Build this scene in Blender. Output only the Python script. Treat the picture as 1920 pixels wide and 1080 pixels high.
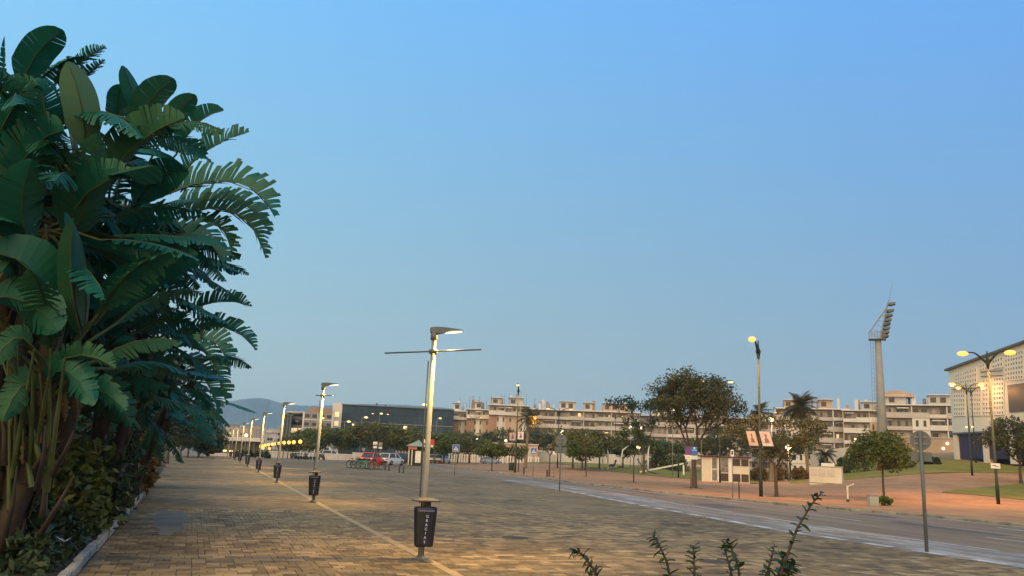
import bpy, bmesh, math, random
from mathutils import Vector, Matrix
import numpy as np
PI = math.pi
rnd = random.Random(7)
sc = bpy.context.scene
C = sc.collection
for _o in list(bpy.data.objects): bpy.data.objects.remove(_o)

# ------------------------------------------------------------ camera
EYE = 1.75
FPX, YAW, PITCH, ROLL = 1534.55, 0.34758, 0.20256, 0.04202
_fw = Vector((math.sin(YAW)*math.cos(PITCH), math.cos(YAW)*math.cos(PITCH), math.sin(PITCH)))
_rt = Vector((math.cos(YAW), -math.sin(YAW), 0)); _up = _rt.cross(_fw)
_r = math.cos(ROLL)*_rt + math.sin(ROLL)*_up
_u = -math.sin(ROLL)*_rt + math.cos(ROLL)*_up
cam_d = bpy.data.cameras.new('camera'); cam = bpy.data.objects.new('camera', cam_d); C.objects.link(cam)
cam.matrix_world = Matrix(((_r.x,_u.x,-_fw.x,0),(_r.y,_u.y,-_fw.y,0),(_r.z,_u.z,-_fw.z,EYE),(0,0,0,1)))
cam_d.sensor_width = 36; cam_d.lens = FPX/1920*36
cam_d.clip_start = .05; cam_d.clip_end = 30000
sc.camera = cam

# ------------------------------------------------------------ sky, sun, exposure
SUN_EL, SUN_ROT = math.radians(30), math.radians(215)
world = bpy.data.worlds.new('World'); sc.world = world; world.use_nodes = True
wt = world.node_tree; bg = wt.nodes['Background']
def wn(t, **k):
    n = wt.nodes.new(t)
    for a, b in k.items(): setattr(n, a, b)
    return n
def wmath(op, a, b=None, c=None):
    n = wn('ShaderNodeMath', operation=op)
    for i, v in enumerate((a, b, c)):
        if v is None: continue
        if isinstance(v, (int, float)): n.inputs[i].default_value = v
        else: wt.links.new(v, n.inputs[i])
    return n.outputs[0]
sky = wn('ShaderNodeTexSky', sky_type='NISHITA', sun_disc=False, sun_elevation=SUN_EL, sun_rotation=SUN_ROT,
         ozone_density=3.0, air_density=1.0, dust_density=.5)
tc = wn('ShaderNodeTexCoord'); sx = wn('ShaderNodeSeparateXYZ'); cx = wn('ShaderNodeCombineXYZ')
wt.links.new(tc.outputs['Generated'], sx.inputs[0])
wt.links.new(sx.outputs[0], cx.inputs[0]); wt.links.new(sx.outputs[1], cx.inputs[1])
wt.links.new(wmath('MAXIMUM', wmath('MULTIPLY_ADD', sx.outputs[2], .7, .25), .2), cx.inputs[2])
wt.links.new(cx.outputs[0], sky.inputs[0])
sp = wn('ShaderNodeSeparateColor'); cb = wn('ShaderNodeCombineColor')
wt.links.new(sky.outputs[0], sp.inputs[0])
for i, (a, g, k) in enumerate(((2.0, .876, -.557), (.635, .061, -.398), (.368, -.754, -.034))):   # dusk grade of the daylight sky, afterglow in the west (-X)
    v = wmath('MULTIPLY', wmath('POWER', wmath('MULTIPLY', sp.outputs[i], .1), g), wmath('MULTIPLY', wmath('EXPONENT', wmath('MULTIPLY', sx.outputs[0], k), None), a*10))
    wt.links.new(v, cb.inputs[i])
wt.links.new(cb.outputs[0], bg.inputs[0]); bg.inputs[1].default_value = .1
sun_d = bpy.data.lights.new('sun', 'SUN'); sun = bpy.data.objects.new('sun', sun_d); C.objects.link(sun)
sun_d.energy = 3.7; sun_d.angle = math.radians(80); sun_d.color = (1, .79, .42)
_sd = Vector((math.sin(SUN_ROT)*math.cos(SUN_EL), math.cos(SUN_ROT)*math.cos(SUN_EL), math.sin(SUN_EL)))
sun.rotation_euler = _sd.to_track_quat('Z', 'Y').to_euler()
vs = sc.view_settings; vs.view_transform = 'Standard'; vs.look = 'None'; vs.exposure = 0; vs.gamma = 1; vs.use_curve_mapping = False
sc.render.engine = 'CYCLES'; sc.cycles.use_denoising = True
sc.cycles.max_bounces = 6; sc.cycles.diffuse_bounces = 3; sc.cycles.transparent_max_bounces = 6; sc.cycles.volume_bounces = 0
sc.cycles.sample_clamp_indirect = 4

# ------------------------------------------------------------ helpers
def sstep(a, b, v):
    t = min(1, max(0, (v-a)/(b-a))); return t*t*(3-2*t)
def ground_z(x, y):
    """the plaza is flat; a grassy bank climbs to the arena on the far right"""
    d = x*math.sin(YAW) + y*math.cos(YAW); l = x*math.cos(YAW) - y*math.sin(YAW)
    if d < 25: return 0.0
    t = l/d; park = .9*sstep(95, 190, d)*sstep(-.03, .07, t)
    w = sstep(.30, .55, t)*(1-sstep(1.3, 2.0, t))
    v = max(0, d-50)
    return max(park, .062*w*(v*v/(v+6) if v > 0 else 0) if d < 150 else .062*w*(10000/106 + (d-150)*.01))
def pxdir(px, py): return _fw*FPX + _r*(px-960) + _u*(540-py)
def R(px, py, D):
    """point D metres ahead seen at a photo position"""
    d = pxdir(px, py); return Vector((0, 0, EYE)) + d*(D/FPX)
def at(px, py, zoff=0):
    """where that line of sight meets the ground"""
    d = pxdir(px, py).normalized(); lo = 3; hi = None; t = 3.0
    while t < 900:
        p = d*t
        if EYE+p.z < ground_z(p.x, p.y)+zoff: hi = t; break
        lo = t; t *= 1.01
    if hi is None: hi = lo = 300
    for _ in range(30):
        m = (lo+hi)/2; p = d*m
        if EYE+p.z < ground_z(p.x, p.y)+zoff: hi = m
        else: lo = m
    p = d*hi; return Vector((p.x, p.y, ground_z(p.x, p.y)))
def on(px, py, D):
    p = R(px, py, D); return Vector((p.x, p.y, ground_z(p.x, p.y)))
def ppm(D): return FPX/D

class MB:
    def __init__(s): s.v = []; s.f = []; s.sm = []
    def add(s, vs, fs, smooth=False):
        o = len(s.v); s.v.extend(tuple(p) for p in vs)
        s.f.extend([tuple(i+o for i in f) for f in fs]); s.sm.extend([smooth]*len(fs)); return s
    def box(s, c, d, M=None, top=1.0):
        x, y, z = d[0]/2, d[1]/2, d[2]/2
        vs = [Vector((sx*x*(top if sz > 0 else 1), sy*y*(top if sz > 0 else 1), sz*z)) for sz in (-1, 1) for sy in (-1, 1) for sx in (-1, 1)]
        if M: vs = [M @ v for v in vs]
        vs = [v+Vector(c) for v in vs]
        return s.add(vs, [(0,2,3,1),(4,5,7,6),(0,1,5,4),(2,6,7,3),(0,4,6,2),(1,3,7,5)])
    def bbox(s, c, d, b=.02, M=None):
        """box with a chamfered top edge"""
        x, y, z = d[0]/2, d[1]/2, d[2]/2; b = min(b, x*.45, y*.45, z*.45)
        q = []
        for (ex, ey, ez) in ((x-b,y-b,-z),(x,y,-z+b),(x,y,z-b),(x-b,y-b,z)):
            q += [Vector((a*ex, c_*ey, ez)) for a, c_ in ((-1,-1),(1,-1),(1,1),(-1,1))]
        if M: q = [M @ v for v in q]
        q = [v+Vector(c) for v in q]
        fs = [(3,2,1,0),(12,13,14,15)]
        for k in range(3):
            for i in range(4): fs.append((4*k+i, 4*k+(i+1) % 4, 4*k+4+(i+1) % 4, 4*k+4+i))
        return s.add(q, fs)
    def tube(s, pts, rad, n=8, cap=True, smooth=True):
        pts = [Vector(p) for p in pts]
        if not hasattr(rad, '__len__'): rad = [rad]*len(pts)
        vs = []; ref = None
        for i, p in enumerate(pts):
            t = (pts[min(i+1, len(pts)-1)]-pts[max(i-1, 0)])
            t = t.normalized() if t.length > 1e-9 else Vector((0,0,1))
            if ref is None: ref = Vector((1,0,0)) if abs(t.x) < .8 else Vector((0,1,0))
            a = (ref-t*ref.dot(t)).normalized(); ref = a; b = t.cross(a)
            vs += [p+(a*math.cos(2*PI*k/n)+b*math.sin(2*PI*k/n))*rad[i] for k in range(n)]
        fs = [(i*n+k, i*n+(k+1) % n, (i+1)*n+(k+1) % n, (i+1)*n+k) for i in range(len(pts)-1) for k in range(n)]
        s.add(vs, fs, smooth)
        if cap:
            o = len(s.v)-len(vs)
            s.f.append(tuple(o+k for k in reversed(range(n)))); s.sm.append(False)
            s.f.append(tuple(o+len(vs)-n+k for k in range(n))); s.sm.append(False)
        return s
    def bar(s, a, b, w, h=None):
        """square bar from a to b"""
        a, b = Vector(a), Vector(b); h = h or w; d = b-a; L = d.length
        q = d.to_track_quat('X', 'Z').to_matrix()
        return s.box((a+b)/2, (L, w, h), q)
    def lathe(s, prof, c=(0,0,0), n=16, smooth=True):
        c = Vector(c)
        vs = [c+Vector((r*math.cos(2*PI*k/n), r*math.sin(2*PI*k/n), z)) for r, z in prof for k in range(n)]
        fs = [(i*n+k, i*n+(k+1) % n, (i+1)*n+(k+1) % n, (i+1)*n+k) for i in range(len(prof)-1) for k in range(n)]
        s.add(vs, fs, smooth); o = len(s.v)-len(vs)
        s.f.append(tuple(o+k for k in reversed(range(n)))); s.sm.append(False)
        s.f.append(tuple(o+len(vs)-n+k for k in range(n))); s.sm.append(False)
        return s
    def sphere(s, c, r, n=10, m=6, sc_=(1,1,1)):
        prof = [(max(1e-4, math.sin(PI*i/m)), -math.cos(PI*i/m)) for i in range(m+1)]
        c = Vector(c)
        vs = [c+Vector((a*math.cos(2*PI*k/n)*r*sc_[0], a*math.sin(2*PI*k/n)*r*sc_[1], z*r*sc_[2])) for a, z in prof for k in range(n)]
        return s.add(vs, [(i*n+k, i*n+(k+1) % n, (i+1)*n+(k+1) % n, (i+1)*n+k) for i in range(m) for k in range(n)], True)
    def prism(s, poly, h, M=None):
        """polygon in local XY (counter-clockwise) raised by h along Z, moved by M"""
        n = len(poly); vs = [Vector((x, y, 0)) for x, y in poly]+[Vector((x, y, h)) for x, y in poly]
        if M: vs = [M @ v for v in vs]
        return s.add(vs, [tuple(reversed(range(n))), tuple(range(n, 2*n))]+[(i, (i+1) % n, n+(i+1) % n, n+i) for i in range(n)])
    def mesh(s, name, mat):
        me = bpy.data.meshes.new(name); me.from_pydata(s.v, [], s.f)
        me.polygons.foreach_set('use_smooth', s.sm)
        if mat: me.materials.append(mat)
        me.update(); return me
    def build(s, name, mat, parent=None, loc=None, rz=0, **k):
        return put(name, s.mesh(name, mat), parent, loc, rz, **k)
def put(name, me, parent=None, loc=None, rz=0, label=None, cat=None, group=None, kind=None):
    o = bpy.data.objects.new(name, me); C.objects.link(o); o.parent = parent
    if loc is not None: o.location = loc
    if rz: o.rotation_euler = (0, 0, rz)
    return tag(o, label, cat, group, kind)
def tag(o, label=None, cat=None, group=None, kind=None):
    if label: o['label'] = label
    if cat: o['category'] = cat
    if group: o['group'] = group
    if kind: o['kind'] = kind
    return o
def thing(name, label, cat, loc=(0,0,0), rz=0, group=None):
    o = bpy.data.objects.new(name, None); C.objects.link(o); o.location = loc; o.rotation_euler = (0,0,rz)
    o.empty_display_size = .2
    return tag(o, label, cat, group)
KIDS = {}
def kids(o): return [c for c in C.objects if c.parent is o]
def copy_tree(o, parent=None, loc=None, rz=None, label=None):
    c = o.copy(); C.objects.link(c); c.parent = parent
    if loc is not None: c.location = loc
    if rz is not None: c.rotation_euler = (0,0,rz)
    if label: c['label'] = label
    for ch in list(o.children): copy_tree(ch, c)
    return c
def structure(name, mb, mat, **k): return mb.build(name, mat, kind='structure', **k)

# ------------------------------------------------------------ materials
def nodes(name):
    m = bpy.data.materials.new(name); m.use_nodes = True; nt = m.node_tree
    return m, nt, nt.nodes['Principled BSDF']
def rgb(c): return (c[0], c[1], c[2], 1)
def lnk(nt, a, b): nt.links.new(a, b)
def mathn(nt, op, a, b=None, c=None):
    n = nt.nodes.new('ShaderNodeMath'); n.operation = op
    for i, v in enumerate((a, b, c)):
        if v is None: continue
        if isinstance(v, (int, float)): n.inputs[i].default_value = v
        else: nt.links.new(v, n.inputs[i])
    return n.outputs[0]
def noise(nt, scale, detail=4, co=None, rough=.6):
    n = nt.nodes.new('ShaderNodeTexNoise'); n.inputs['Scale'].default_value = scale; n.inputs['Detail'].default_value = detail
    n.inputs['Roughness'].default_value = rough
    if co is not None: nt.links.new(co, n.inputs['Vector'])
    return n.outputs['Fac']
def ramp(nt, f, stops):
    n = nt.nodes.new('ShaderNodeValToRGB'); e = n.color_ramp.elements
    while len(e) < len(stops): e.new(.5)
    for el, (p, c) in zip(e, stops): el.position = p; el.color = rgb(c)
    nt.links.new(f, n.inputs[0]); return n.outputs[0]
def mix(nt, f, a, b, mode='MIX'):
    n = nt.nodes.new('ShaderNodeMix'); n.data_type = 'RGBA'; n.blend_type = mode
    for i, v in ((0, f), (6, a), (7, b)):
        if isinstance(v, (int, float)): n.inputs[i].default_value = v
        elif isinstance(v, tuple): n.inputs[i].default_value = rgb(v)
        else: nt.links.new(v, n.inputs[i])
    return n.outputs[2]
def coord(nt, kind='Object'):
    return nt.nodes.new('ShaderNodeTexCoord').outputs[kind]
def position(nt): return nt.nodes.new('ShaderNodeNewGeometry').outputs['Position']
def island(nt):
    a = nt.nodes.new('ShaderNodeNewGeometry').outputs['Random Per Island']
    b = nt.nodes.new('ShaderNodeObjectInfo').outputs['Random']
    return mathn(nt, 'FRACT', mathn(nt, 'ADD', a, b))
def bump(nt, b, f, strength, dist=.01):
    n = nt.nodes.new('ShaderNodeBump'); n.inputs['Strength'].default_value = strength; n.inputs['Distance'].default_value = dist
    nt.links.new(f, n.inputs['Height']); nt.links.new(n.outputs[0], b.inputs['Normal'])
def mat(name, col, rough=.7, var=.25, scale=4, metal=0, bmp=0, bscale=30, isl=0, co='pos', spec=None):
    m, nt, b = nodes(name); P = position(nt) if co == 'pos' else coord(nt, co)
    f = noise(nt, scale, 5, P)
    lo = tuple(c*(1-var) for c in col); hi = tuple(min(1, c*(1+var)) for c in col)
    c = ramp(nt, f, [(.3, lo), (.7, hi)])
    if isl:
        v = mathn(nt, 'MULTIPLY_ADD', island(nt), 2*isl, 1-isl)
        n = nt.nodes.new('ShaderNodeVectorMath'); n.operation = 'SCALE'; nt.links.new(c, n.inputs[0]); nt.links.new(v, n.inputs['Scale']); c = n.outputs[0]
    lnk(nt, c, b.inputs['Base Color'])
    b.inputs['Metallic'].default_value = metal
    lnk(nt, mathn(nt, 'MULTIPLY_ADD', f, .2, rough-.1), b.inputs['Roughness'])
    if spec is not None: b.inputs['Specular IOR Level'].default_value = spec
    if bmp: bump(nt, b, noise(nt, bscale, 4, P), bmp)
    return m
def glow(name, col, strength):
    m, nt, b = nodes(name); b.inputs['Base Color'].default_value = rgb(col); b.inputs['Roughness'].default_value = .4
    b.inputs['Emission Color'].default_value = rgb(col); b.inputs['Emission Strength'].default_value = strength
    f = noise(nt, 8, 2, coord(nt)); lnk(nt, mathn(nt, 'MULTIPLY_ADD', f, .2, .3), b.inputs['Roughness'])
    return m
def leafmat(name, a, b_, trans=.3, rough=.55, spec=.3):
    """leaf colour between a and b, leaf by leaf; a little light passes through"""
    m, nt, b = nodes(name)
    r = island(nt); f = noise(nt, 1.3, 3, position(nt))
    c = mix(nt, mathn(nt, 'MULTIPLY_ADD', r, .6, mathn(nt, 'MULTIPLY', f, .4)), a, b_)
    lnk(nt, c, b.inputs['Base Color']); b.inputs['Roughness'].default_value = rough; b.inputs['Specular IOR Level'].default_value = spec
    t = nt.nodes.new('ShaderNodeBsdfTranslucent'); lnk(nt, c, t.inputs[0])
    x = nt.nodes.new('ShaderNodeMixShader'); x.inputs[0].default_value = trans
    lnk(nt, b.outputs[0], x.inputs[1]); lnk(nt, t.outputs[0], x.inputs[2]); lnk(nt, x.outputs[0], nt.nodes['Material Output'].inputs[0])
    return m

PAVE = [(.0,(.125,.092,.050)),(.2,(.175,.126,.064)),(.45,(.218,.155,.076)),(.7,(.256,.182,.090)),(.88,(.30,.216,.108)),(1,(.375,.275,.145))]
def paver_colour(nt, r, P):
    c = ramp(nt, r, PAVE)
    g = ramp(nt, noise(nt, .16, 3, P), [(.38,(.74,.74,.76)),(.62,(1.12,1.08,1.02))])
    c = mix(nt, 1, c, g, 'MULTIPLY')
    d = ramp(nt, noise(nt, 2.2, 6, P, .7), [(.3,(.70,.68,.66)),(.6,(1.06,1.06,1.06))])
    d = mix(nt, 1, d, ramp(nt, noise(nt, .55, 5, P, .65), [(.34,(.66,.66,.68)),(.5,(1,1,1)),(.75,(1.1,1.08,1.04))]), 'MULTIPLY')
    d = mix(nt, 1, d, ramp(nt, noise(nt, 11, 3, P, .8), [(.30,(.55,.53,.5)),(.38,(1,1,1))]), 'MULTIPLY')
    return mix(nt, 1, c, d, 'MULTIPLY')
def m_paver():
    m, nt, b = nodes('concrete_paver'); P = position(nt)
    lnk(nt, paver_colour(nt, island(nt), P), b.inputs['Base Color']); b.inputs['Roughness'].default_value = .75; b.inputs['Specular IOR Level'].default_value = .12
    bump(nt, b, noise(nt, 60, 4, P), .35, .004); return m
def m_paving_far():
    m, nt, b = nodes('paving_far'); P = position(nt)
    mp = nt.nodes.new('ShaderNodeMapping'); lnk(nt, P, mp.inputs[0])
    br = nt.nodes.new('ShaderNodeTexBrick'); br.offset = .37; br.squash = 1
    br.inputs['Scale'].default_value = 1; br.inputs['Brick Width'].default_value = .22; br.inputs['Row Height'].default_value = .2
    br.inputs['Mortar Size'].default_value = .006; br.inputs['Color1'].default_value = (0,0,0,1); br.inputs['Color2'].default_value = (1,1,1,1)
    br.inputs['Mortar'].default_value = (.1,.1,.1,1)
    lnk(nt, mp.outputs[0], br.inputs['Vector'])
    sepc = nt.nodes.new('ShaderNodeSeparateColor'); lnk(nt, br.outputs['Color'], sepc.inputs[0])
    # broad streaks along the rows, as the rows blend together with distance
    mp2 = nt.nodes.new('ShaderNodeMapping'); mp2.inputs['Scale'].default_value = (.35, 1.6, 1); lnk(nt, P, mp2.inputs[0])
    st = noise(nt, 1.0, 4, mp2.outputs[0], .7)
    r = mathn(nt, 'ADD', mathn(nt, 'MULTIPLY', sepc.outputs[0], .45), mathn(nt, 'MULTIPLY_ADD', st, 1.5, -.5))
    lnk(nt, paver_colour(nt, r, P), b.inputs['Base Color']); b.inputs['Roughness'].default_value = .75; b.inputs['Specular IOR Level'].default_value = .12
    return m
def m_asphalt():
    m, nt, b = nodes('worn_asphalt'); P = position(nt)
    mp = nt.nodes.new('ShaderNodeMapping'); mp.inputs['Scale'].default_value = (1.2, .12, 1); lnk(nt, P, mp.inputs[0])
    f = noise(nt, 1, 5, mp.outputs[0], .65)
    c = ramp(nt, f, [(.3,(.13,.088,.050)),(.5,(.205,.14,.08)),(.72,(.285,.20,.118))])
    c = mix(nt, 1, c, ramp(nt, noise(nt, 30, 3, P), [(.3,(.85,.85,.85)),(.7,(1.1,1.1,1.1))]), 'MULTIPLY')
    lnk(nt, c, b.inputs['Base Color']); b.inputs['Roughness'].default_value = .75; b.inputs['Specular IOR Level'].default_value = .2
    bump(nt, b, noise(nt, 120, 3, P), .3, .004); return m
def m_lane():
    m, nt, b = nodes('bike_lane_paint'); P = position(nt)
    mp = nt.nodes.new('ShaderNodeMapping'); mp.inputs['Scale'].default_value = (1.1, .22, 1); lnk(nt, P, mp.inputs[0])
    f = noise(nt, 1, 8, mp.outputs[0], .78); g = noise(nt, .13, 3, P)
    base = ramp(nt, noise(nt, 6, 5, P, .7), [(.3,(.15,.115,.078)),(.7,(.23,.18,.125))])
    paint = ramp(nt, g, [(.38,(.42,.31,.23)),(.5,(.37,.32,.27)),(.64,(.27,.29,.305))])  # lane paint, with sky reflection and lamp warmth put into its colour
    c = mix(nt, ramp(nt, f, [(.46,(0,0,0)),(.60,(1,1,1))]), base, paint)
    lnk(nt, c, b.inputs['Base Color']); b.inputs['Roughness'].default_value = .7; b.inputs['Specular IOR Level'].default_value = .15
    bump(nt, b, noise(nt, 120, 3, P), .3, .004); return m
def m_red_paving():
    m, nt, b = nodes('red_paving'); P = position(nt)
    mp = nt.nodes.new('ShaderNodeMapping'); lnk(nt, P, mp.inputs[0]); mp.inputs['Rotation'].default_value = (0,0,.5)
    br = nt.nodes.new('ShaderNodeTexBrick'); br.inputs['Scale'].default_value = 1; br.inputs['Brick Width'].default_value = .4; br.inputs['Row Height'].default_value = .2
    br.inputs['Mortar Size'].default_value = .008
    br.inputs['Color1'].default_value = (.33,.178,.076,1); br.inputs['Color2'].default_value = (.39,.217,.095,1); br.inputs['Mortar'].default_value = (.18,.125,.085,1)
    lnk(nt, mp.outputs[0], br.inputs['Vector'])
    mp2 = nt.nodes.new('ShaderNodeMapping'); mp2.inputs['Scale'].default_value = (.5,.5,1); lnk(nt, P, mp2.inputs[0])
    c = mix(nt, 1, br.outputs['Color'], ramp(nt, noise(nt, .7, 6, mp2.outputs[0], .65), [(.3,(.72,.72,.74)),(.65,(1.12,1.08,1.05))]), 'MULTIPLY')
    lnk(nt, c, b.inputs['Base Color']); b.inputs['Roughness'].default_value = .8; b.inputs['Specular IOR Level'].default_value = .12
    bump(nt, b, br.outputs['Fac'], -.3, .005); return m
def m_grass():
    m, nt, b = nodes('mown_grass'); P = position(nt)
    c = ramp(nt, noise(nt, .25, 6, P, .7), [(.3,(.16,.14,.026)),(.5,(.235,.20,.042)),(.7,(.30,.235,.065))])
    c = mix(nt, 1, c, ramp(nt, noise(nt, 9, 4, P, .8), [(.3,(.6,.6,.6)),(.7,(1.25,1.25,1.2))]), 'MULTIPLY')
    lnk(nt, c, b.inputs['Base Color']); b.inputs['Roughness'].default_value = .9; b.inputs['Specular IOR Level'].default_value = .1
    bump(nt, b, noise(nt, 14, 5, P, .8), 1, .08); return m

MP, MPF, MA, MLANE, MRED, MGRASS = m_paver(), m_paving_far(), m_asphalt(), m_lane(), m_red_paving(), m_grass()
M_ = dict(
  earth=mat('dry_earth',(.16,.13,.09),.95,.4,.8,bmp=.5,bscale=6),
  soil=mat('bed_soil',(.035,.028,.018),.95,.5,2,bmp=.8,bscale=12),
  joint=mat('sandy_joint',(.10,.085,.065),.95,.3,8),
  kerb=mat('pale_kerb',(.24,.22,.185),.8,.35,6,bmp=.3,isl=.12),
  kerbm=mat('mossy_kerb',(.20,.19,.15),.85,.5,1.2,bmp=.3,isl=.2),
  yellow=mat('yellow_strip',(.29,.195,.08),.75,.3,1.5),
  white=mat('white_road_paint',(.46,.42,.37),.6,.35,2.5),
  patch=mat('cement_patch',(.16,.14,.105),.8,.3,1.2,bmp=.2,spec=.1),
  iron=mat('cast_iron',(.07,.058,.045),.8,.3,6,spec=.12),
  galv=mat('galvanised_steel',(.20,.195,.185),.6,.2,3,metal=.0,co='Object'),
  galvd=mat('dull_grey_steel',(.10,.11,.115),.6,.2,3,metal=.1,co='Object'),
  head=mat('lamp_head_grey',(.10,.11,.12),.5,.15,6,co='Object'),
  bin=mat('bin_black',(.007,.009,.020),.45,.3,5,co='Object'),
  binprint=mat('bin_print',(.50,.55,.75),.5,.1,9,co='Object'),
  hood=mat('bin_hood',(.045,.038,.03),.55,.25,6,co='Object'),
  green=mat('dark_green_paint',(.014,.024,.014),.75,.35,2,co='Object'),
  white_p=mat('white_paint',(.68,.65,.60),.55,.12,2,co='Object'),
  cream=mat('cream_panel',(.60,.52,.42),.6,.12,.6,co='Object'),
  dark=mat('dark_panel',(.040,.025,.026),.5,.3,2,co='Object'),
  black=mat('black_plastic',(.012,.012,.013),.45,.2,5,co='Object'),
  rubber=mat('tyre_rubber',(.014,.014,.014),.85,.2,8,co='Object'),
  glass=mat('dark_window_glass',(.020,.024,.028),.12,.3,.7,co='pos'),
  glassw=mat('pane_glass',(.05,.055,.06),.15,.5,.5,co='pos'),
  bark=mat('tree_bark',(.075,.052,.036),.9,.4,6,bmp=.6,bscale=20,co='Object'),
  palmbark=mat('palm_bark',(.17,.125,.08),.9,.35,5,bmp=.6,bscale=14,co='Object'),
  sheath=mat('dry_leaf_sheath',(.026,.018,.012),.85,.55,5,bmp=.5,bscale=25,isl=.35,co='Object'),
  petiole=mat('petiole_green',(.042,.060,.016),.5,.45,3,isl=.25,co='Object'),
)
LF = dict(
  str_=leafmat('strelitzia_leaf',(.004,.080,.050),(.011,.112,.064),.2,.5,.35),
  pale=leafmat('strelitzia_leaf_pale',(.072,.165,.09),(.095,.195,.105),.15,.55,.3),
  olive=leafmat('strelitzia_leaf_old',(.013,.088,.042),(.032,.108,.046),.25,.6,.25),
  dead=leafmat('withered_leaf',(.13,.085,.045),(.075,.045,.025),.1,.9,.1),
  tree=leafmat('tree_leaf',(.075,.085,.022),(.16,.145,.045),.25),
  treeb=leafmat('bush_leaf',(.055,.082,.018),(.12,.14,.034),.25),
  treer=leafmat('bronze_leaf',(.055,.062,.020),(.120,.105,.036),.25),
  yell=leafmat('lamp_yellow_leaf',(.16,.12,.02),(.12,.10,.02),.25),  # lamp light on one park tree, put into its leaf colour
  shadow=leafmat('hedge_leaf',(.012,.028,.011),(.040,.058,.020),.15),  # dark green leaf colour of hedges, undergrowth and bed trees
  dry=leafmat('dry_and_lamplit_leaf',(.13,.085,.025),(.20,.13,.038),.15,.85,.1),  # dry growth; on the kiosk hedges it stands in for orange lamp light
  lime=leafmat('fresh_grass_leaf',(.07,.12,.012),(.12,.16,.025),.3),
  palm=leafmat('palm_frond_leaf',(.060,.060,.025),(.10,.09,.04),.2),
  shoot=leafmat('shrub_leaf',(.018,.040,.012),(.045,.075,.022),.25,.4),
)

# ------------------------------------------------------------ ground, paving, road
g = MB(); S = 9000; g.add([(-S,-S,-.03),(S,-S,-.03),(S,S,-.03),(-S,S,-.03)],[(0,1,2,3)]); structure('ground', g, M_['earth'])
def lerp(tab, v):
    for (a, p), (b, q) in zip(tab, tab[1:]):
        if v <= b: return p+(q-p)*(max(v, a)-a)/(b-a)
    return tab[-1][1]
NEAR = [(-60,15.5),(20,15.5),(31,17),(43,19.1),(75,23),(110,27),(260,46)]     # promenade side of the road
FAR = [(-60,28.4),(27,28.3),(33,26.2),(43,25.4),(60,26.3),(80,28.6),(100,31.2),(260,52)]
LEFT = [(-60,-1.0),(12,-1.34),(31,-1.56),(36,-1.75),(55,-2.1),(100,-3.6),(260,-9)]
def sheet(x0, x1, ys, z):
    mb = MB(); vs = []
    for y in ys: vs += [(x0(y), y, z), (x1(y), y, z)]
    return mb.add(vs, [(2*i, 2*i+1, 2*i+3, 2*i+2) for i in range(len(ys)-1)])
YS = [-60,-20]+list(range(-10, 62, 3))+[75,90,100]
PAVED_FAR = 100
prom = structure('promenade_paving', sheet(lambda y: lerp(LEFT,y), lambda y: lerp(NEAR,y), [-60,-20,3.0], -.001), MPF)
far_p = sheet(lambda y: lerp(LEFT,y), lambda y: lerp(NEAR,y), [25.0]+[y for y in YS if y > 25]+[124], -.001)
far_p.build('far_paving', MPF, prom)
sheet(lambda y: lerp(LEFT,y), lambda y: lerp(NEAR,y), [3.0,8,14,20,25.0], -.014).build('joint_sand', M_['joint'], prom)
# single pavers where they can be told apart: the 300 largest as objects, the rest of the near rows in one part
PV = []
y = 3.0; rr = random.Random(3)
while y < 24.99:
    xl = lerp(LEFT, y+.1); x = xl+rr.choice((0,.1,.2,.3)); xe = lerp(NEAR, y+.1)
    row = []
    if x > xl+.05: row.append((xl, x))
    while x < xe-.05:
        w = rr.choice((.2,.2,.2,.3,.1,.4)); e = min(x+w, xe)
        row.append((x, e)); x = e
    for a, b in row: PV.append(((a+b)/2, y+.1, b-a))
    y += .2
def paver_verts(cx, cy, w, tilt):
    g_, d = .005, .1
    x, yy = w/2-g_, d-g_; b = .006; z = rr.uniform(-.0015, .0015)
    t1, t2 = (rr.uniform(-1,1)*tilt for _ in range(2))
    zz = lambda u, v: z+u*t1+v*t2
    o = [(cx-x,cy-yy),(cx+x,cy-yy),(cx+x,cy+yy),(cx-x,cy+yy)]
    i_ = [(cx-x+b,cy-yy+b),(cx+x-b,cy-yy+b),(cx+x-b,cy+yy-b),(cx-x+b,cy+yy-b)]
    vs = [(p[0],p[1],-.016) for p in o]+[(p[0],p[1],zz(p[0]-cx,p[1]-cy)-.004) for p in o]+[(p[0],p[1],zz(p[0]-cx,p[1]-cy)) for p in i_]
    fs = [(8,9,10,11)]
    for k in range(2):
        for j in range(4): fs.append((4*k+j, 4*k+(j+1) % 4, 4*k+4+(j+1) % 4, 4*k+4+j))
    return vs, fs
def in_view(x, y):
    d = x*math.sin(YAW)+y*math.cos(YAW); l = x*math.cos(YAW)-y*math.sin(YAW)
    return d > 9.7 and abs(l/d) < .64
vis = sorted([p for p in PV if in_view(p[0], p[1])], key=lambda p: (p[0]**2+p[1]**2)/p[2])
big = set(id(p) for p in vis[:300])
rest = MB()
for p in PV:
    if id(p) in big:
        mb = MB(); mb.add(*paver_verts(0, 0, p[2], .006)); mb.build('paver', MP, prom, (p[0], p[1], 0))
    else: rest.add(*paver_verts(*p, .006))
rest.build('paver', MP, prom, kind='stuff')
for nm, x0, w, y0, y1, m in (('tactile_strip', 3.64, .16, 4, 95, 'yellow'), ('joint_strip', 9.6, .09, 6, 60, 'yellow')):
    sheet(lambda y: x0+(.0 if y < 26 else (y-26)*.006), lambda y: x0+w+(.0 if y < 26 else (y-26)*.006), [y0,14,20,26,40,60,y1] if y1 > 60 else [y0,20,40,y1], .004).build(nm, M_[m], prom)
sheet(lambda y: 3.9, lambda y: 9.5, [13.62, 13.72], .004).build('cross_strip', M_['yellow'], prom)
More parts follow.
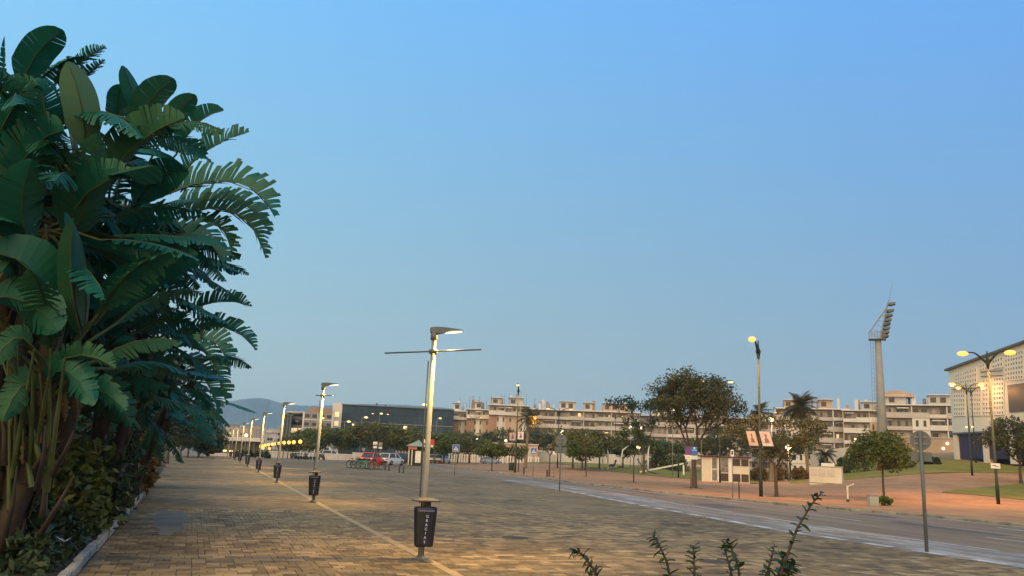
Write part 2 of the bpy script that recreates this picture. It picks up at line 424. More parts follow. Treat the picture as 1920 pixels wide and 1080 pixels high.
# cement repairs in the paving
pt = MB(); q = [at(*p) for p in ((300,958),(340,960),(352,966),(346,972),(355,978),(340,984),(348,990),(328,998),(318,1005),(296,1003),(300,992),(284,988),(292,976),(280,970))]
pt.prism([(p.x, p.y) for p in q][::-1], .004); pt.v = [(x, y_, z+.001) for x, y_, z in pt.v]; pt.build('cement_patch', M_['patch'], prom)
mh = MB()
for px, py in ((965,1008),(1340,1053),(966,938)):
    p = at(px, py); mh.lathe([(.3,.0),(.3,.006),(.27,.008)], (p.x, p.y, 0), 16)
mh.build('manhole_cover', M_['iron'], prom)

road = structure('road', sheet(lambda y: lerp(NEAR,y), lambda y: lerp(FAR,y), YS+[140,200,260], -.006), MA)
lane = structure('bike_lane', sheet(lambda y: lerp(NEAR,y)+.02, lambda y: lerp(NEAR,y)+2.9, [y for y in YS if -20 <= y <= 61], -.002), MLANE)
def dash(x, y0, y1, w, parent, nm):
    sheet(lambda y: lerp(NEAR,y)+x, lambda y: lerp(NEAR,y)+x+w, [y0,(y0+y1)/2,y1], .002).build(nm, M_['white'], parent)
for k in range(26):
    y0 = 2+k*1.55; dash(.06, y0, y0+.85, .3, lane, 'edge_block')
for y0, y1 in ((10,11.3),(12.2,14.2),(15.2,18.9),(20.3,21.4),(22.6,26),(27.5,31),(33,36),(39,44),(47,52)): dash(2.72, y0, y1, .12, lane, 'edge_line')
for y0, y1 in ((6,9),(15,18.5),(24,27.5),(33,36),(43,46),(54,57)): dash(6.2, y0, y1, .12, road, 'lane_line')
for y0, y1 in ((14,17),(20,22),(64,69)): dash(10.6 if y0 < 60 else 3.9, y0, y1, .16, road, 'lane_line')
tarp = mat('tar_patch',(.075,.062,.05),.8,.3,3)
for y0, y1, x0, w in ((12,14.5,4.2,1.3),(19,24,7.4,.7),(30,33,3.6,1.6),(40,52,5.0,.5),(26,28,9.0,.9)):
    sheet(lambda y: lerp(NEAR,y)+x0, lambda y: lerp(NEAR,y)+x0+w, [y0,(y0+y1)/2,y1], -.003).build('tar_patch', tarp, road)
sheet(lambda y: lerp(FAR,y)-.38, lambda y: lerp(FAR,y)-.03, [y for y in YS if -20 <= y <= 100], -.002).build('gutter_strip', mat('gutter_concrete',(.34,.24,.16),.8,.3,1.5), road)
# promenade of the far side: red paving that climbs with the bank, laid as one sheet
def polar(cols, deps, dz):
    mb = MB(); vs = []
    for t in cols:
        for d in deps:
            x = d*math.sin(YAW)+t*d*math.cos(YAW); y_ = d*math.cos(YAW)-t*d*math.sin(YAW)
            vs.append((x, y_, ground_z(x, y_)+dz))
    n = len(deps)
    return mb.add(vs, [(i*n+j, i*n+n+j, i*n+n+j+1, i*n+j+1) for i in range(len(cols)-1) for j in range(n-1)], True)
bank = polar([-.1+.05*i for i in range(44)], [48,52,56,60,65,70,75,80,90,100,110,120,135,150,180,220,280], -.012)
structure('bank', bank, MRED)
fp = MB(); ysf = [-60,-20]+list(range(-10,62,3))+[75,90,100,140]
fp.add([(lerp(FAR,y)+.14, y, -.002) for y in ysf]+[(lerp(FAR,y)+ (26 if y > 20 else 40), y, -.002 if y > 20 else -.002) for y in ysf], [(i, len(ysf)+i, len(ysf)+i+1, i+1) for i in range(len(ysf)-1)])
structure('far_pavement', fp, MRED)
kb = MB(); kroot = structure('road_kerb', sheet(lambda y: lerp(FAR,y)-.02, lambda y: lerp(FAR,y)+.15, ysf, -.004), M_['kerbm'])
y = 8.0
kst = MB(); kst.bbox((0,0,.045),(.15,.985,.11),.015); kme = kst.mesh('kerb_stone', M_['kerbm'])
while y < 100:
    x = lerp(FAR, y+.5)+.065; a = math.atan2(lerp(FAR,y+1)-lerp(FAR,y), 1)
    put('kerb_stone', kme, kroot, (x, y+.5, rnd.uniform(-.01,.006)), -a+rnd.uniform(-.008,.008)); y += 1
# lawns
def lawn(lo, hi, n=14, m=10):
    mb = MB(); vs = []
    def along(pl, t):
        s = t*(len(pl)-1); i = min(int(s), len(pl)-2); return pl[i].lerp(pl[i+1], s-i)
    for i in range(n+1):
        a, b = along(lo, i/n), along(hi, i/n)
        for j in range(m+1):
            p = a.lerp(b, j/m); vs.append((p.x, p.y, ground_z(p.x, p.y)+.02))
    return mb.add(vs, [(i*(m+1)+j, (i+1)*(m+1)+j, (i+1)*(m+1)+j+1, i*(m+1)+j+1) for i in range(n) for j in range(m)], True)
lo = [on(985,869,170), on(1070,873,150), on(1150,884,120), on(1250,895,100), on(1330,899,93), on(1410,906,85), on(1500,908,86), on(1590,908,84), on(1700,900,84), on(1810,889,86), on(1920,881,90), on(2150,870,95)]
hi = [on(985,860,300), on(1070,862,300), on(1150,864,260), on(1250,867,240), on(1330,868,200), on(1410,870,180), on(1500,870,160), on(1590,870,150), on(1700,870,140), on(1810,870,113), on(1920,870,104), on(2150,870,108)]
structure('lawn', lawn(lo, hi, 44, 14), MGRASS)
lo = [at(1765,923), at(1840,929), at(1925,938), at(2100,948)]; hi = [at(1770,921), at(1840,914), at(1925,906), at(2100,900)]
structure('lawn_wedge', lawn(lo, hi, 16, 6), MGRASS)
# left planting bed and its kerb
bed = MB(); ysb = [-20,0,8,16,24,33,45,60,80,100]
bed.add([(-40, y, .02) for y in ysb]+[(lerp(LEFT,y)-.13 if y < 36 else lerp(LEFT,y)+.02, y, .03) for y in ysb], [(i, len(ysb)+i, len(ysb)+i+1, i+1) for i in range(len(ysb)-1)])
structure('planting_bed', bed, M_['soil'])
kb2 = structure('bed_kerb', sheet(lambda y: lerp(LEFT,y)-.135, lambda y: lerp(LEFT,y)-.01, [2,12,34.5], -.003), M_['joint'])
ks = MB(); ks.bbox((0,0,.06),(.12,.985,.15),.02); kme2 = ks.mesh('kerb_stone', M_['kerb'])
for k in range(32):
    put('kerb_stone', kme2, kb2, (lerp(LEFT,2.5+k)-.072+rnd.uniform(-.008,.008), 2.5+k, rnd.uniform(-.015,.006)), .013+rnd.uniform(-.012,.012))
# hills beyond the town
prof = [(-400,800),(100,800),(300,798),(395,787),(405,768),(420,754),(445,750),(470,747),(487,746),(500,748),(520,754),(545,759),(580,761),(620,760),(680,757),(760,759),(850,766),(900,790),(1000,822),(1300,850),(1800,880),(2400,900)]
hb = MB(); vs = []; cols = []
for i in range(len(prof)-1):
    for k in range(6):
        t = k/6; cols.append((prof[i][0]+(prof[i+1][0]-prof[i][0])*t, prof[i][1]+(prof[i+1][1]-prof[i][1])*t))
hr = random.Random(5)
for px, py in cols:
    top = R(px, py+hr.uniform(-.6,.6), 5000); d = Vector((top.x, top.y, 0)).normalized()
    for k, f in enumerate((0,.2,.4,.6,.8,1.0,.7,0)):
        off = (-1500+300*k) if k < 6 else (400 if k == 6 else 1800)
        z = max(-5, (top.z if top.z > 0 else 0))*f*(1+hr.uniform(-.12,.12)*(0 if k == 5 else 1))
        p = Vector((top.x, top.y, 0))+d*off; vs.append((p.x, p.y, z if f else -8))
n = 8
hb.add(vs, [(i*n+j, (i+1)*n+j, (i+1)*n+j+1, i*n+j+1) for i in range(len(cols)-1) for j in range(n-1)], True)
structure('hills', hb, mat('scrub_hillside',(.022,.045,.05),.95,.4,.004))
hz = MB(); hz.box((0, 2500, 150-5), (13000, 12000, 320)); hzm, hnt, hb_ = nodes('haze_air')
hnt.nodes.remove(hb_); pv = hnt.nodes.new('ShaderNodeVolumePrincipled'); pv.inputs['Color'].default_value = (.60,.85,1,1); pv.inputs['Density'].default_value = .00016
lnk(hnt, pv.outputs[0], hnt.nodes['Material Output'].inputs['Volume']); hz.build('haze', hzm, kind='stuff')

# ------------------------------------------------------------ vegetation
def leaf_cloud(centers, per, radius, size, seed, flat=.8, squash=(1,1,1)):
    """small folded leaf faces scattered round the given clump centres"""
    r = np.random.default_rng(seed); cs = np.repeat(np.array([tuple(c) for c in centers]), per, 0); n = len(cs)
    d = r.normal(size=(n,3)); d /= np.linalg.norm(d, axis=1)[:,None]
    rad = radius*r.random(n)**.45
    p = cs+d*rad[:,None]*np.array(squash)
    a = r.normal(size=(n,3)); a[:,2] *= flat; a /= np.linalg.norm(a, axis=1)[:,None]
    b = np.cross(a, r.normal(size=(n,3))); b /= np.linalg.norm(b, axis=1)[:,None]
    s = size*(.6+.8*r.random(n))[:,None]
    v = np.stack([p-a*s, p-b*s*.42, p+a*s, p+b*s*.42], 1).reshape(-1,3)
    mb = MB(); mb.v = v.tolist(); mb.f = [(4*i,4*i+1,4*i+2,4*i+3) for i in range(n)]; mb.sm = [False]*n
    return mb
def branching(mb, p, d, L, r, depth, rg, tips, spread=.7, up=.25, ratio=.72, kids_=3):
    q = p+d*L*.5+Vector((rg.uniform(-1,1),rg.uniform(-1,1),0))*L*.06; e = p+d*L+Vector((rg.uniform(-1,1),rg.uniform(-1,1),rg.uniform(-.3,1)))*L*.1
    mb.tube([p,q,e], [r,r*.82,r*.62], 6 if r > .05 else 4, cap=False)
    if depth == 0: tips.append(e); return
    if depth <= 2: tips.append(p.lerp(e, .6))
    for k in range(kids_):
        a = 2*PI*(k+rg.random()*.7)/kids_
        side = Vector((math.cos(a), math.sin(a), 0)); side = (side-d*side.dot(d)).normalized()
        nd = (d*(1-spread*.45)+side*spread*rg.uniform(.6,1.2)+Vector((0,0,up))).normalized()
        branching(mb, e if k else e, nd, L*ratio*rg.uniform(.75,1.2), r*.6, depth-1, rg, tips, spread, up, ratio, kids_)
def tree(label, loc, H, trunk, lv=3, per=40, clump=.55, leaf=.18, lf='tree', r0=.16, spread=.75, up=.2, seed=1, cat='tree', group=None, lean=0, name='leafy_tree', ratio=.72, kids_=3, squash=(1,1,.8), rz=0, wx=1):
    rg = random.Random(seed); t = thing(name, label, cat, loc, rz, group); tb = MB(); tips = []
    top = Vector((lean, 0, trunk)); tb.tube([(0,0,-.15),(0,0,.1),(lean*.4,.03,trunk*.5),top], [r0*1.5,r0*1.1,r0*.95,r0*.8], 8)
    tot = sum(ratio**k for k in range(1, lv+1)); L = (H-trunk)*.93/max(.5, tot*(1.05-.3*spread))*ratio
    for k in range(kids_):
        a = 2*PI*(k+rg.random()*.5)/kids_; d = Vector((math.cos(a)*spread, math.sin(a)*spread, .9)).normalized()
        branching(tb, top, d, L, r0*.6, lv-1, rg, tips, spread, up, ratio, kids_)
    zmax = max(p.z for p in tips); k = (H-clump*.6-trunk)/max(.1, zmax-trunk)
    tb.v = [(x, y, z if z <= trunk else trunk+(z-trunk)*k) for x, y, z in tb.v]
    tb.v = [(x*wx, y*wx, z) if z > trunk else (x, y, z) for x, y, z in tb.v]
    tips = [Vector((p.x*wx, p.y*wx, trunk+(p.z-trunk)*k if p.z > trunk else p.z)) for p in tips]
    tb.build('trunk', M_['bark'], t)
    leaf_cloud(tips, per, clump, leaf, seed, .7, squash).build('crown', LF[lf], t)
    return t
def bush(label, loc, w, h, n=900, leaf=.12, lf='treeb', seed=1, cat='shrub', name='shrub', group=None, d=None):
    rg = random.Random(seed); d = d or w; t = thing(name, label, cat, loc, rg.uniform(0,6), group); cs = []
    for k in range(max(8, n//35)):
        a = rg.uniform(0, 2*PI); q = rg.random()**.5; z = rg.random()
        s = (1-.55*z**2)
        cs.append((math.cos(a)*q*w*.42*s, math.sin(a)*q*d*.42*s, h*(.12+.78*z)))
    tb = MB()
    for c in cs[::3]: tb.tube([(c[0]*.15,c[1]*.15,-.05),(c[0]*.6,c[1]*.6,c[2]*.5),c], [.03,.02,.008], 4, cap=False)
    tb.build('stem', M_['bark'], t)
    leaf_cloud(cs, max(1, n//len(cs)), min(w,h)*.26, leaf, seed, .8).build('foliage', LF[lf], t)
    return t
def blade_mesh(B, K, T, nrm, W, tear, seed, side=0, n=24, fold=.25, mw=1.0):
    """a banana-like leaf: B foot, K control, T tip, nrm the way its face looks; torn into strips by tear 0..1"""
    rg = random.Random(seed); mb = MB(); vs = []; fs = []
    cur = lambda t: B*(1-t)**2+K*2*t*(1-t)+T*t*t
    tan = lambda t: ((K-B)*(1-t)+(T-K)*t).normalized()
    prof = lambda t: W*(min(1, (t/.22)**.65) if t < .22 else 1)*(1 if t < .5 else max(0.02, 1-((t-.5)/.5)**2)**.62)
    if tear < .15: n = 13
    wave = rg.uniform(0,6); ts = [0]
    for _ in range(n): ts.append(ts[-1]+rg.uniform(.35,1.65)**(1 if tear > .3 else .3))
    ts = [q/ts[-1] for q in ts]
    for sgn in (-1, 1):
        bend = fold if side == 0 or side == sgn else 1.25
        jit = 0
        for i in range(n):
            t0, t1 = ts[i], ts[i+1]
            g = 0 if rg.random() > tear else rg.uniform(.2,.75)
            jit = jit*.5+rg.uniform(-1,1)*tear*.30
            ln = 1-rg.random()**2*tear*.45
            row = []
            for t, e in ((t0, 1), (t1, -1)):
                c = cur(t); ta = tan(t); s = ta.cross(nrm)
                if s.length < .05: s = ta.cross(Vector((0,0,1)))
                s = s.normalized(); nn = s.cross(ta).normalized()
                w = prof((t0+t1)/2 if tear > .5 else t)*mw
                tt = (t0+t1)/2; cm = cur(tt)
                for u in (0, .5, 1):
                    be = bend+jit*u+.35*tear*u
                    o = s*sgn*math.cos(be)*w*u*ln-nn*math.sin(be)*w*u*ln+ta*w*u*.42*(1-.55*t)+nn*W*.05*math.sin(7*t+wave)*u
                    p = c+o
                    if g and u: 
                        pm = cm+o; p = p.lerp(pm, g*u*.75)
                    row.append(p)
            o_ = len(vs); vs += row
            fs += [(o_,o_+1,o_+4,o_+3),(o_+1,o_+2,o_+5,o_+4)] if sgn > 0 else [(o_+3,o_+4,o_+1,o_),(o_+4,o_+5,o_+2,o_+1)]
    mb.add(vs, fs, tear < .15)
    return mb, cur
CAMV = Vector((0,0,EYE))
def one_leaf(root, B, K, T, W, tear, lf, seed, nrm=None, side=0, heart=None, fold=.25, roll=0):
    org = root.location
    nrm = nrm or (CAMV-(B+T)/2).normalized()
    if roll: nrm = Matrix.Rotation(roll, 3, (T-B).normalized()) @ nrm
    mb, cur = blade_mesh(B-org, K-org, T-org, nrm, W, tear, seed, side, fold=fold)
    lo = mb.build('leaf', LF[lf], root)
    pts = [cur(t)+nrm*.004 for t in (0,.25,.5,.75,.95)]; rad = [.022,.016,.012,.008,.004]
    if heart is not None:
        h = heart-org; m = h.lerp(pts[0], .5)+Vector((0,0,.12*(h-pts[0]).length)); pts = [h, m]+pts; rad = [.045,.030]+rad
    pm = MB(); pm.tube(pts, rad, 5, cap=False); pm.build('petiole', M_['petiole'], lo)
    return lo
def filler(root, heart, n, seed, L=(1.1,1.8), el=(-.3,1.3), dead=.03, W=(.2,.32), az=None, torn=.75):
    rg = random.Random(seed)
    for k in range(n):
        a = (k+rg.random())*2*PI/n if az is None else rg.uniform(*az)
        e = rg.uniform(*el); d = Vector((math.cos(a)*math.cos(e), math.sin(a)*math.cos(e), math.sin(e)))
        h = Vector((math.cos(a), math.sin(a), 0)); pl = rg.uniform(.5,1.5); bl = rg.uniform(*L)
        B = heart+d*pl; K = B+d*bl*.55+Vector((0,0,.12)); T = K+(d*.45+h*.45+Vector((0,0,-rg.uniform(.15,1.1)))).normalized()*bl*.55
        nrm = (Vector((0,0,1))-d*d.z+Vector((rg.uniform(-.5,.5),rg.uniform(-.5,.5),0))).normalized()
        q = rg.random(); lf = 'dead' if q < dead else ('olive' if q < dead+.2 else 'str_')
        one_leaf(root, B, K, T, rg.uniform(*W), torn if rg.random() < .8 else .1, lf, rg.randint(0,9999), nrm, heart=heart, fold=rg.uniform(.15,.6))
def stems(root, ends, seed, r=.13, sheaths=10):
    rg = random.Random(seed); org = root.location
    for e in ends:
        e = e-org; b = Vector((e.x*.25+rg.uniform(-.25,.25), e.y*.25+rg.uniform(-.25,.25), -.1))
        m = b.lerp(e, .5)+Vector((rg.uniform(-.12,.12),rg.uniform(-.12,.12),0)); mb = MB()
        mb.tube([b, b.lerp(m,.5), m, m.lerp(e,.5), e], [r*1.25,r*1.1,r,r*.95,r*.8], 9); mb.build('stem', M_['sheath'], root)
        for k in range(sheaths):
            t = rg.random()**.8; p = b.lerp(m, t*2) if t < .5 else m.lerp(e, t*2-1)
            a = rg.uniform(0, 2*PI); o = Vector((math.cos(a), math.sin(a), 0)); s = Vector((-o.y, o.x, 0)); l = rg.uniform(.35,.8); sp = rg.uniform(.1,.45)
            sm = MB(); w = rg.uniform(.05,.11)
            vs = []
            for u in (0,.5,1):
                c = p+o*(r*.95+sp*u*u*l)+Vector((0,0,l*(u-.3))); ww = w*(1-.75*u)
                vs += [c-s*ww, c+s*ww, c+s*ww*.9+o*.02, c-s*ww*.9+o*.02]
            sm.add(vs, [(4*i+j,4*i+(j+1)%4,4*i+4+(j+1)%4,4*i+4+j) for i in range(2) for j in range(4)]+[(8,9,10,11)]); sm.build('dry_sheath', M_['sheath'], root)

G_STR = 'giant bird of paradise plants in the bed'
def strel(label, px, D):
    p = R(px, 900, D); return thing('giant_strelitzia', label, 'plant', (p.x, p.y, .02), 0, G_STR)
sA = strel('tallest and nearest giant bird of paradise, thick brown stems at the left edge', 25, 11.3)
sB = strel('giant bird of paradise behind the nearest one, torn fronds arching over the paving', 170, 17.5)
sC = strel('third giant bird of paradise along the kerb, low fan of drooping torn fronds', 225, 24)
sD = strel('broad bird of paradise clump behind the nearest stems, deep in the bed', 95, 15)
sE = strel('farthest small bird of paradise with fresh leaves beside the dry brown clump', 262, 31)
P3 = lambda q, D: R(q[0], q[1], D)
hA = [P3(q, D) for q, D in (((100,720),11.4),((60,440),12.2),((150,340),12.8),((25,230),12.5),((-70,400),12))]
hB = [P3(q, D) for q, D in (((235,420),17.5),((290,460),18.5),((215,600),17.5),((265,690),18))]
hC = [P3(q, D) for q, D in (((300,640),23.5),((320,735),24.5),((270,780),25))]
hD = [P3(q, D) for q, D in (((90,560),15.5),((190,480),15.5),((20,640),14.5),((150,690),15),((30,320),14),((110,300),14.5),((175,400),15),((-40,270),14))]
hE = [P3(q, D) for q, D in (((285,800),31),)]
stems(sA, hA, 1, .15, 22); stems(sB, hB, 2, .12, 8); stems(sC, hC, 3, .11, 6); stems(sD, hD, 4, .13, 8); stems(sE, hE, 5, .09, 4)
# leaves one can single out in the photograph: foot, control, tip, distance, half width, tear, leaf kind, one-sided, roll
HERO = [
 (sA,(40,165),(60,90),(119,57),12.3,.26,.05,'str_',0,.2,hA[3]),
 (sA,(100,160),(150,110),(198,88),12.9,.17,.95,'str_',0,.5,hA[2]),
 (sA,(120,190),(160,140),(197,112),13,.15,.95,'str_',0,.7,hA[2]),
 (sA,(158,285),(165,205),(127,116),12.0,.26,.03,'pale',0,.1,hA[2]),
 (sA,(272,235),(255,180),(229,123),13.1,.17,.05,'str_',0,.6,hA[2]),
 (sA,(215,235),(225,195),(221,158),13.1,.18,.05,'str_',0,.3,hA[2]),
 (sA,(190,365),(235,255),(345,222),12.4,.46,.35,'olive',-1,0,hA[2]),
 (sA,(258,265),(268,175),(328,149),12.9,.26,.05,'olive',0,.35,hA[2]),
 (sB,(300,265),(330,205),(367,178),16.5,.24,.06,'olive',0,.3,hB[0]),
 (sB,(330,290),(360,215),(419,206),16.8,.27,.08,'str_',-1,.1,hB[0]),
 (sB,(330,340),(385,265),(467,247),16.4,.34,.85,'str_',-1,0,hB[0]),
 (sB,(285,375),(460,290),(515,405),16.2,.52,.92,'str_',-1,.05,hB[0]),
 (sB,(330,400),(470,360),(498,484),16.8,.46,.92,'olive',-1,.1,hB[1]),
 (sB,(300,400),(455,330),(506,440),17.4,.40,.92,'str_',-1,.2,hB[1]),
 (sB,(240,455),(395,400),(419,502),16.0,.46,.85,'str_',-1,0,hB[1]),
 (sB,(350,420),(425,395),(437,488),17.0,.34,.9,'olive',-1,.1,hB[1]),
 (sD,(175,612),(265,490),(371,478),13.0,.33,.03,'str_',0,.25,hA[0]),
 (sA,(158,625),(175,500),(122,398),11.2,.20,.02,'str_',0,1.05,hA[0]),
 (sA,(150,630),(120,520),(138,410),11.0,.17,.02,'olive',1,1.0,hA[0]),
 (sA,(70,600),(95,480),(-20,474),10.9,.42,.12,'str_',1,0,hA[0]),
 (sA,(50,440),(50,330),(-30,250),11.6,.40,.4,'olive',-1,0,hA[1]),
 (sA,(45,330),(0,250),(8,68),12.8,.12,.5,'str_',0,.8,hA[3]),
 (sA,(120,440),(150,330),(250,330),11.8,.40,.5,'str_',-1,.2,hA[1]),
 (sA,(130,450),(170,390),(180,250),11.9,.34,.3,'olive',0,.3,hA[1]),
 (sB,(340,590),(410,548),(471,575),18.0,.30,.7,'str_',-1,.1,hB[2]),
 (sB,(330,625),(435,585),(479,657),17.8,.34,.75,'str_',-1,.05,hB[2]),
 (sC,(300,660),(405,610),(424,760),22.5,.55,.95,'olive',-1,0,hC[0]),
 (sC,(300,690),(390,650),(410,790),23,.55,.95,'str_',-1,.15,hC[0]),
 (sC,(310,700),(370,690),(398,800),23.4,.5,.95,'olive',-1,.1,hC[1]),
 (sC,(310,650),(420,600),(428,700),22.8,.5,.95,'str_',-1,.1,hC[0]),
 (sB,(190,700),(260,640),(330,690),16.6,.30,.85,'olive',0,.4,hB[3]),
 (sB,(210,740),(250,700),(300,760),16.8,.28,.2,'str_',0,.3,hB[3]),
 (sA,(10,360),(60,250),(120,245),11.4,.42,.5,'str_',0,.2,hA[1]),
 (sA,(60,470),(20,400),(60,300),11.2,.34,.2,'str_',0,.3,hA[1]),
 (sA,(-20,560),(50,540),(110,620),10.9,.36,.4,'str_',0,.2,hA[1]),
 (sA,(60,300),(110,200),(60,150),12.0,.36,.3,'str_',0,.3,hA[3]),
 (sA,(-20,300),(20,180),(70,160),12.0,.36,.5,'str_',0,.1,hA[3]),
 (sB,(200,520),(300,500),(330,560),16.6,.4,.5,'str_',0,.2,hB[2]),
 (sB,(180,460),(250,420),(300,470),16.2,.4,.6,'str_',0,.2,hB[0]),
 (sA,(90,720),(120,650),(175,760),10.9,.26,.5,'str_',0,.3,hA[0]),
 (sA,(70,730),(40,690),(5,790),10.7,.24,.5,'olive',0,.3,hA[0]),
 (sA,(110,760),(170,690),(235,770),11.2,.24,.6,'str_',0,.4,hA[0]),
 (sD,(150,730),(205,690),(245,800),13.5,.3,.7,'str_',0,.3,hA[0]),
 (sA,(100,690),(150,640),(215,690),10.8,.20,.8,'olive',0,.6,hA[0]),
 (sA,(60,650),(30,600),(-20,690),10.6,.2,.5,'olive',0,.4,hA[0]),
]
for i, (pl, b, k, t, D, W, te, lf, sd, ro, h) in enumerate(HERO):
    one_leaf(pl, P3(b, D+.3), P3(k, D), P3(t, D-.2), W, te, lf, 100+i, side=sd, heart=h, roll=ro)
R_SIDE = (-.6, 1.9)
for i, h in enumerate(hA): filler(sA, h, 16 if i else 9, 20+i, L=(1.0,1.6), el=(-.7,.9 if i in (1,2) else .45) if i else (.2,1.2), W=(.22,.36), torn=.6)
for i, h in enumerate(hB): filler(sB, h, 17, 30+i, L=(1.0,1.5), el=(-.7,.8))
for i, h in enumerate(hC): filler(sC, h, 16, 40+i, L=(1.0,1.6), el=(-.8,.5))
for i, h in enumerate(hD): filler(sD, h, 18 if i < 4 else 15, 50+i, L=(1.2,1.9), el=(-.5,1.1) if i < 4 else (-.8,.5), W=(.24,.38))
for i, h in enumerate(hE): filler(sE, h, 12, 60+i, L=(.8,1.3), el=(-.7,.9), torn=.4)
# bare yellow-green leaf stalks fanning out of the nearest stems
rg = random.Random(77)
for k in range(13):
    b = P3((rg.uniform(15,95), rg.uniform(840,960)), 11.2+rg.uniform(-.25,.2)); e = P3((-20+k*13+rg.uniform(-12,12), rg.uniform(600,700)+max(0,k-13)*14), 11.0+rg.uniform(-.5,.4))
    m = b.lerp(e, .5)+Vector((0,0,.18)); mb = MB(); mb.tube([b-sA.location, m-sA.location, e-sA.location], [.040,.028,.015], 6, cap=False); mb.build('stalk', M_['petiole'], sA)
for k in range(8):
    b = P3((rg.uniform(0,110), rg.uniform(870,1040)), 11.0+rg.uniform(-.3,.1)); e = b+Vector((rg.uniform(-.25,.35), rg.uniform(-.3,.1), rg.uniform(.5,1.1)))
    mb = MB(); mb.tube([b-sA.location, b.lerp(e,.5)-sA.location+Vector((.03,0,.05)), e-sA.location], [.045,.03,.012], 5); mb.build('dry_stalk', M_['sheath'], sA)
for k, (x0, y0, y1, D) in enumerate(((20,690,800,10.9),(75,700,830,11.0),(120,690,790,11.3),(-10,640,760,10.8),(140,720,800,12),(40,760,870,10.9),(200,640,730,16),(250,700,780,17),(345,470,560,19),(362,480,545,19.5),(60,430,520,11.5),(85,420,500,11.6),(330,520,600,20),(375,560,640,20))):
    one_leaf(sB if x0 > 200 else sA, P3((x0,y0),D), P3((x0+6,(y0+y1)/2),D), P3((x0+2,y1),D), .14, .95, 'dead', 300+k, fold=.8)

# trees and hedges that close the bed further along
for i, (px, D, H, sd) in enumerate(((70,21,4.6,3),(10,17,4.8,4),(130,26,4.6,5),(185,32,4.4,6),(235,40,4.4,7),(283,52,4.4,8),(312,66,4.6,9),(335,80,4.2,11),(-60,15,5,12))):
    p = on(px, 880, D)
    tree(('dark tree in the bed behind the third bird of paradise clump','dark tree hidden behind the nearest bird of paradise stems','dark tree in the bed behind the second bird of paradise','dark tree in the bed near the small far bird of paradise','dark tree in the bed behind the dry brown clumps','dark tree overhanging the paving behind the lime green shrub','dark tree at the paving edge with the broad green shrub at its foot','farthest dark tree of the bed, at the promenade corner','dark tree left of the nearest bird of paradise, at the picture edge')[i], (p.x, p.y, 0), H, H*.22, 3, 75, .62, .13, 'shadow', .12, .8, .15, 60+i, group='dark trees in the bed')
for i, (px, py, D, w, h, lf, n, lbl, nm) in enumerate((
  (240,985,26,1.6,1.5,'dry',1500,'dry brown grassy clump beside the kerb','dry_grass_clump'),
  (262,930,31,1.7,1.9,'dry',1200,'taller dry brown clump behind the first one','dry_grass_clump'),
  (295,915,35.5,1.3,.45,'lime',1200,'bright green grass tuft spilling over the end of the kerb','grass_tuft'),
  (150,1000,17,1.8,1.5,'shadow',1600,'dark low shrub between the nearest stems and the kerb','shrub'),
  (195,960,21,1.7,2.0,'shadow',1500,'grey-green fine-leaved shrub behind the low dark shrub','shrub'),
  (285,900,42,2.2,2.6,'treeb',1400,'broad green shrub overhanging the paving past the kerb','shrub'),
  (268,880,33,.8,2.2,'lime',500,'yellow-green upright shrub under the farthest bird of paradise','shrub'),
  (100,1010,13.2,1.1,.6,'shadow',900,'dark ground-hugging shrub at the foot of the nearest stems','shrub'),
  (50,1070,10.6,.9,.4,'shadow',700,'low green shrub in front of the nearest stems','shrub'),
  (310,868,58,2.4,2.2,'shadow',1000,'dark shrub at the far corner of the bed','shrub'),
  (345,856,88,4,1.6,'shadow',1000,'dark hedge clump where the bed ends','shrub'),
  (20,985,11.6,1.3,1.1,'shadow',1300,'dense dark shrub at the left edge among the nearest stems','shrub'),
  (125,955,14.5,1.5,1.7,'treeb',1500,'green leafy shrub just right of the nearest stems','shrub'),
  (225,1000,20,.6,.5,'treeb',400,'small green shrub hugging the kerb','shrub'))):
    p = on(px, py, D); p.x = min(p.x, lerp(LEFT, p.y)-w*.36)
    bush(lbl, (p.x, p.y, .02), w, h, n, .10 if lf != 'dry' else .16, lf, 200+i, name=nm, cat='shrub' if nm == 'shrub' else 'grass')
# ground cover of the bed
rg = np.random.default_rng(4); cs = [(lerp(LEFT,8+30*b)-.25-2.6*a**1.3, 8+30*b, .06+.16*c) for a, b, c in rg.random((900,3))]
leaf_cloud(cs, 9, .22, .07, 5, .8, (1,1,.5)).build('ground_cover', LF['shadow'], kind='stuff')
# strap-leaved plant and round leaf at the foot of the near stems
def strap(label, loc, n, L, lf, seed, w=.035):
    rg = random.Random(seed); t = thing('strap_leaved_plant', label, 'plant', loc)
    for k in range(n):
        a = rg.uniform(0, 2*PI); e = rg.uniform(.5,1.35); d = Vector((math.cos(a)*math.cos(e), math.sin(a)*math.cos(e), math.sin(e))); l = L*rg.uniform(.6,1.1)
        s = Vector((-math.sin(a), math.cos(a), 0)); vs = []
        for u in (0,.35,.7,1):
            c = d*l*u+Vector((0,0,-.35*l*u*u)); ww = w*(1-u*.9)*(.5+u if u < .35 else 1); vs += [c-s*ww, c+Vector((0,0,-.01)), c+s*ww]
        mb = MB(); mb.add(vs, [f for i in range(3) for f in ((3*i,3*i+1,3*i+4,3*i+3),(3*i+1,3*i+2,3*i+5,3*i+4))]); mb.build('leaf', LF[lf], t)
p = on(110,960,14.5); strap('yellow-green strap-leaved plant beside the nearest brown stems', (p.x, p.y, .02), 26, 1.1, 'lime', 5)
p = on(150,930,17.5); strap('darker strap-leaved plant behind the yellow-green one', (p.x, p.y, .02), 22, 1.2, 'olive', 6)
p = on(55,1040,11.4); t = thing('round_leaved_plant', 'low plant with one big round green leaf by the near stems', 'plant', (p.x, p.y, .02))
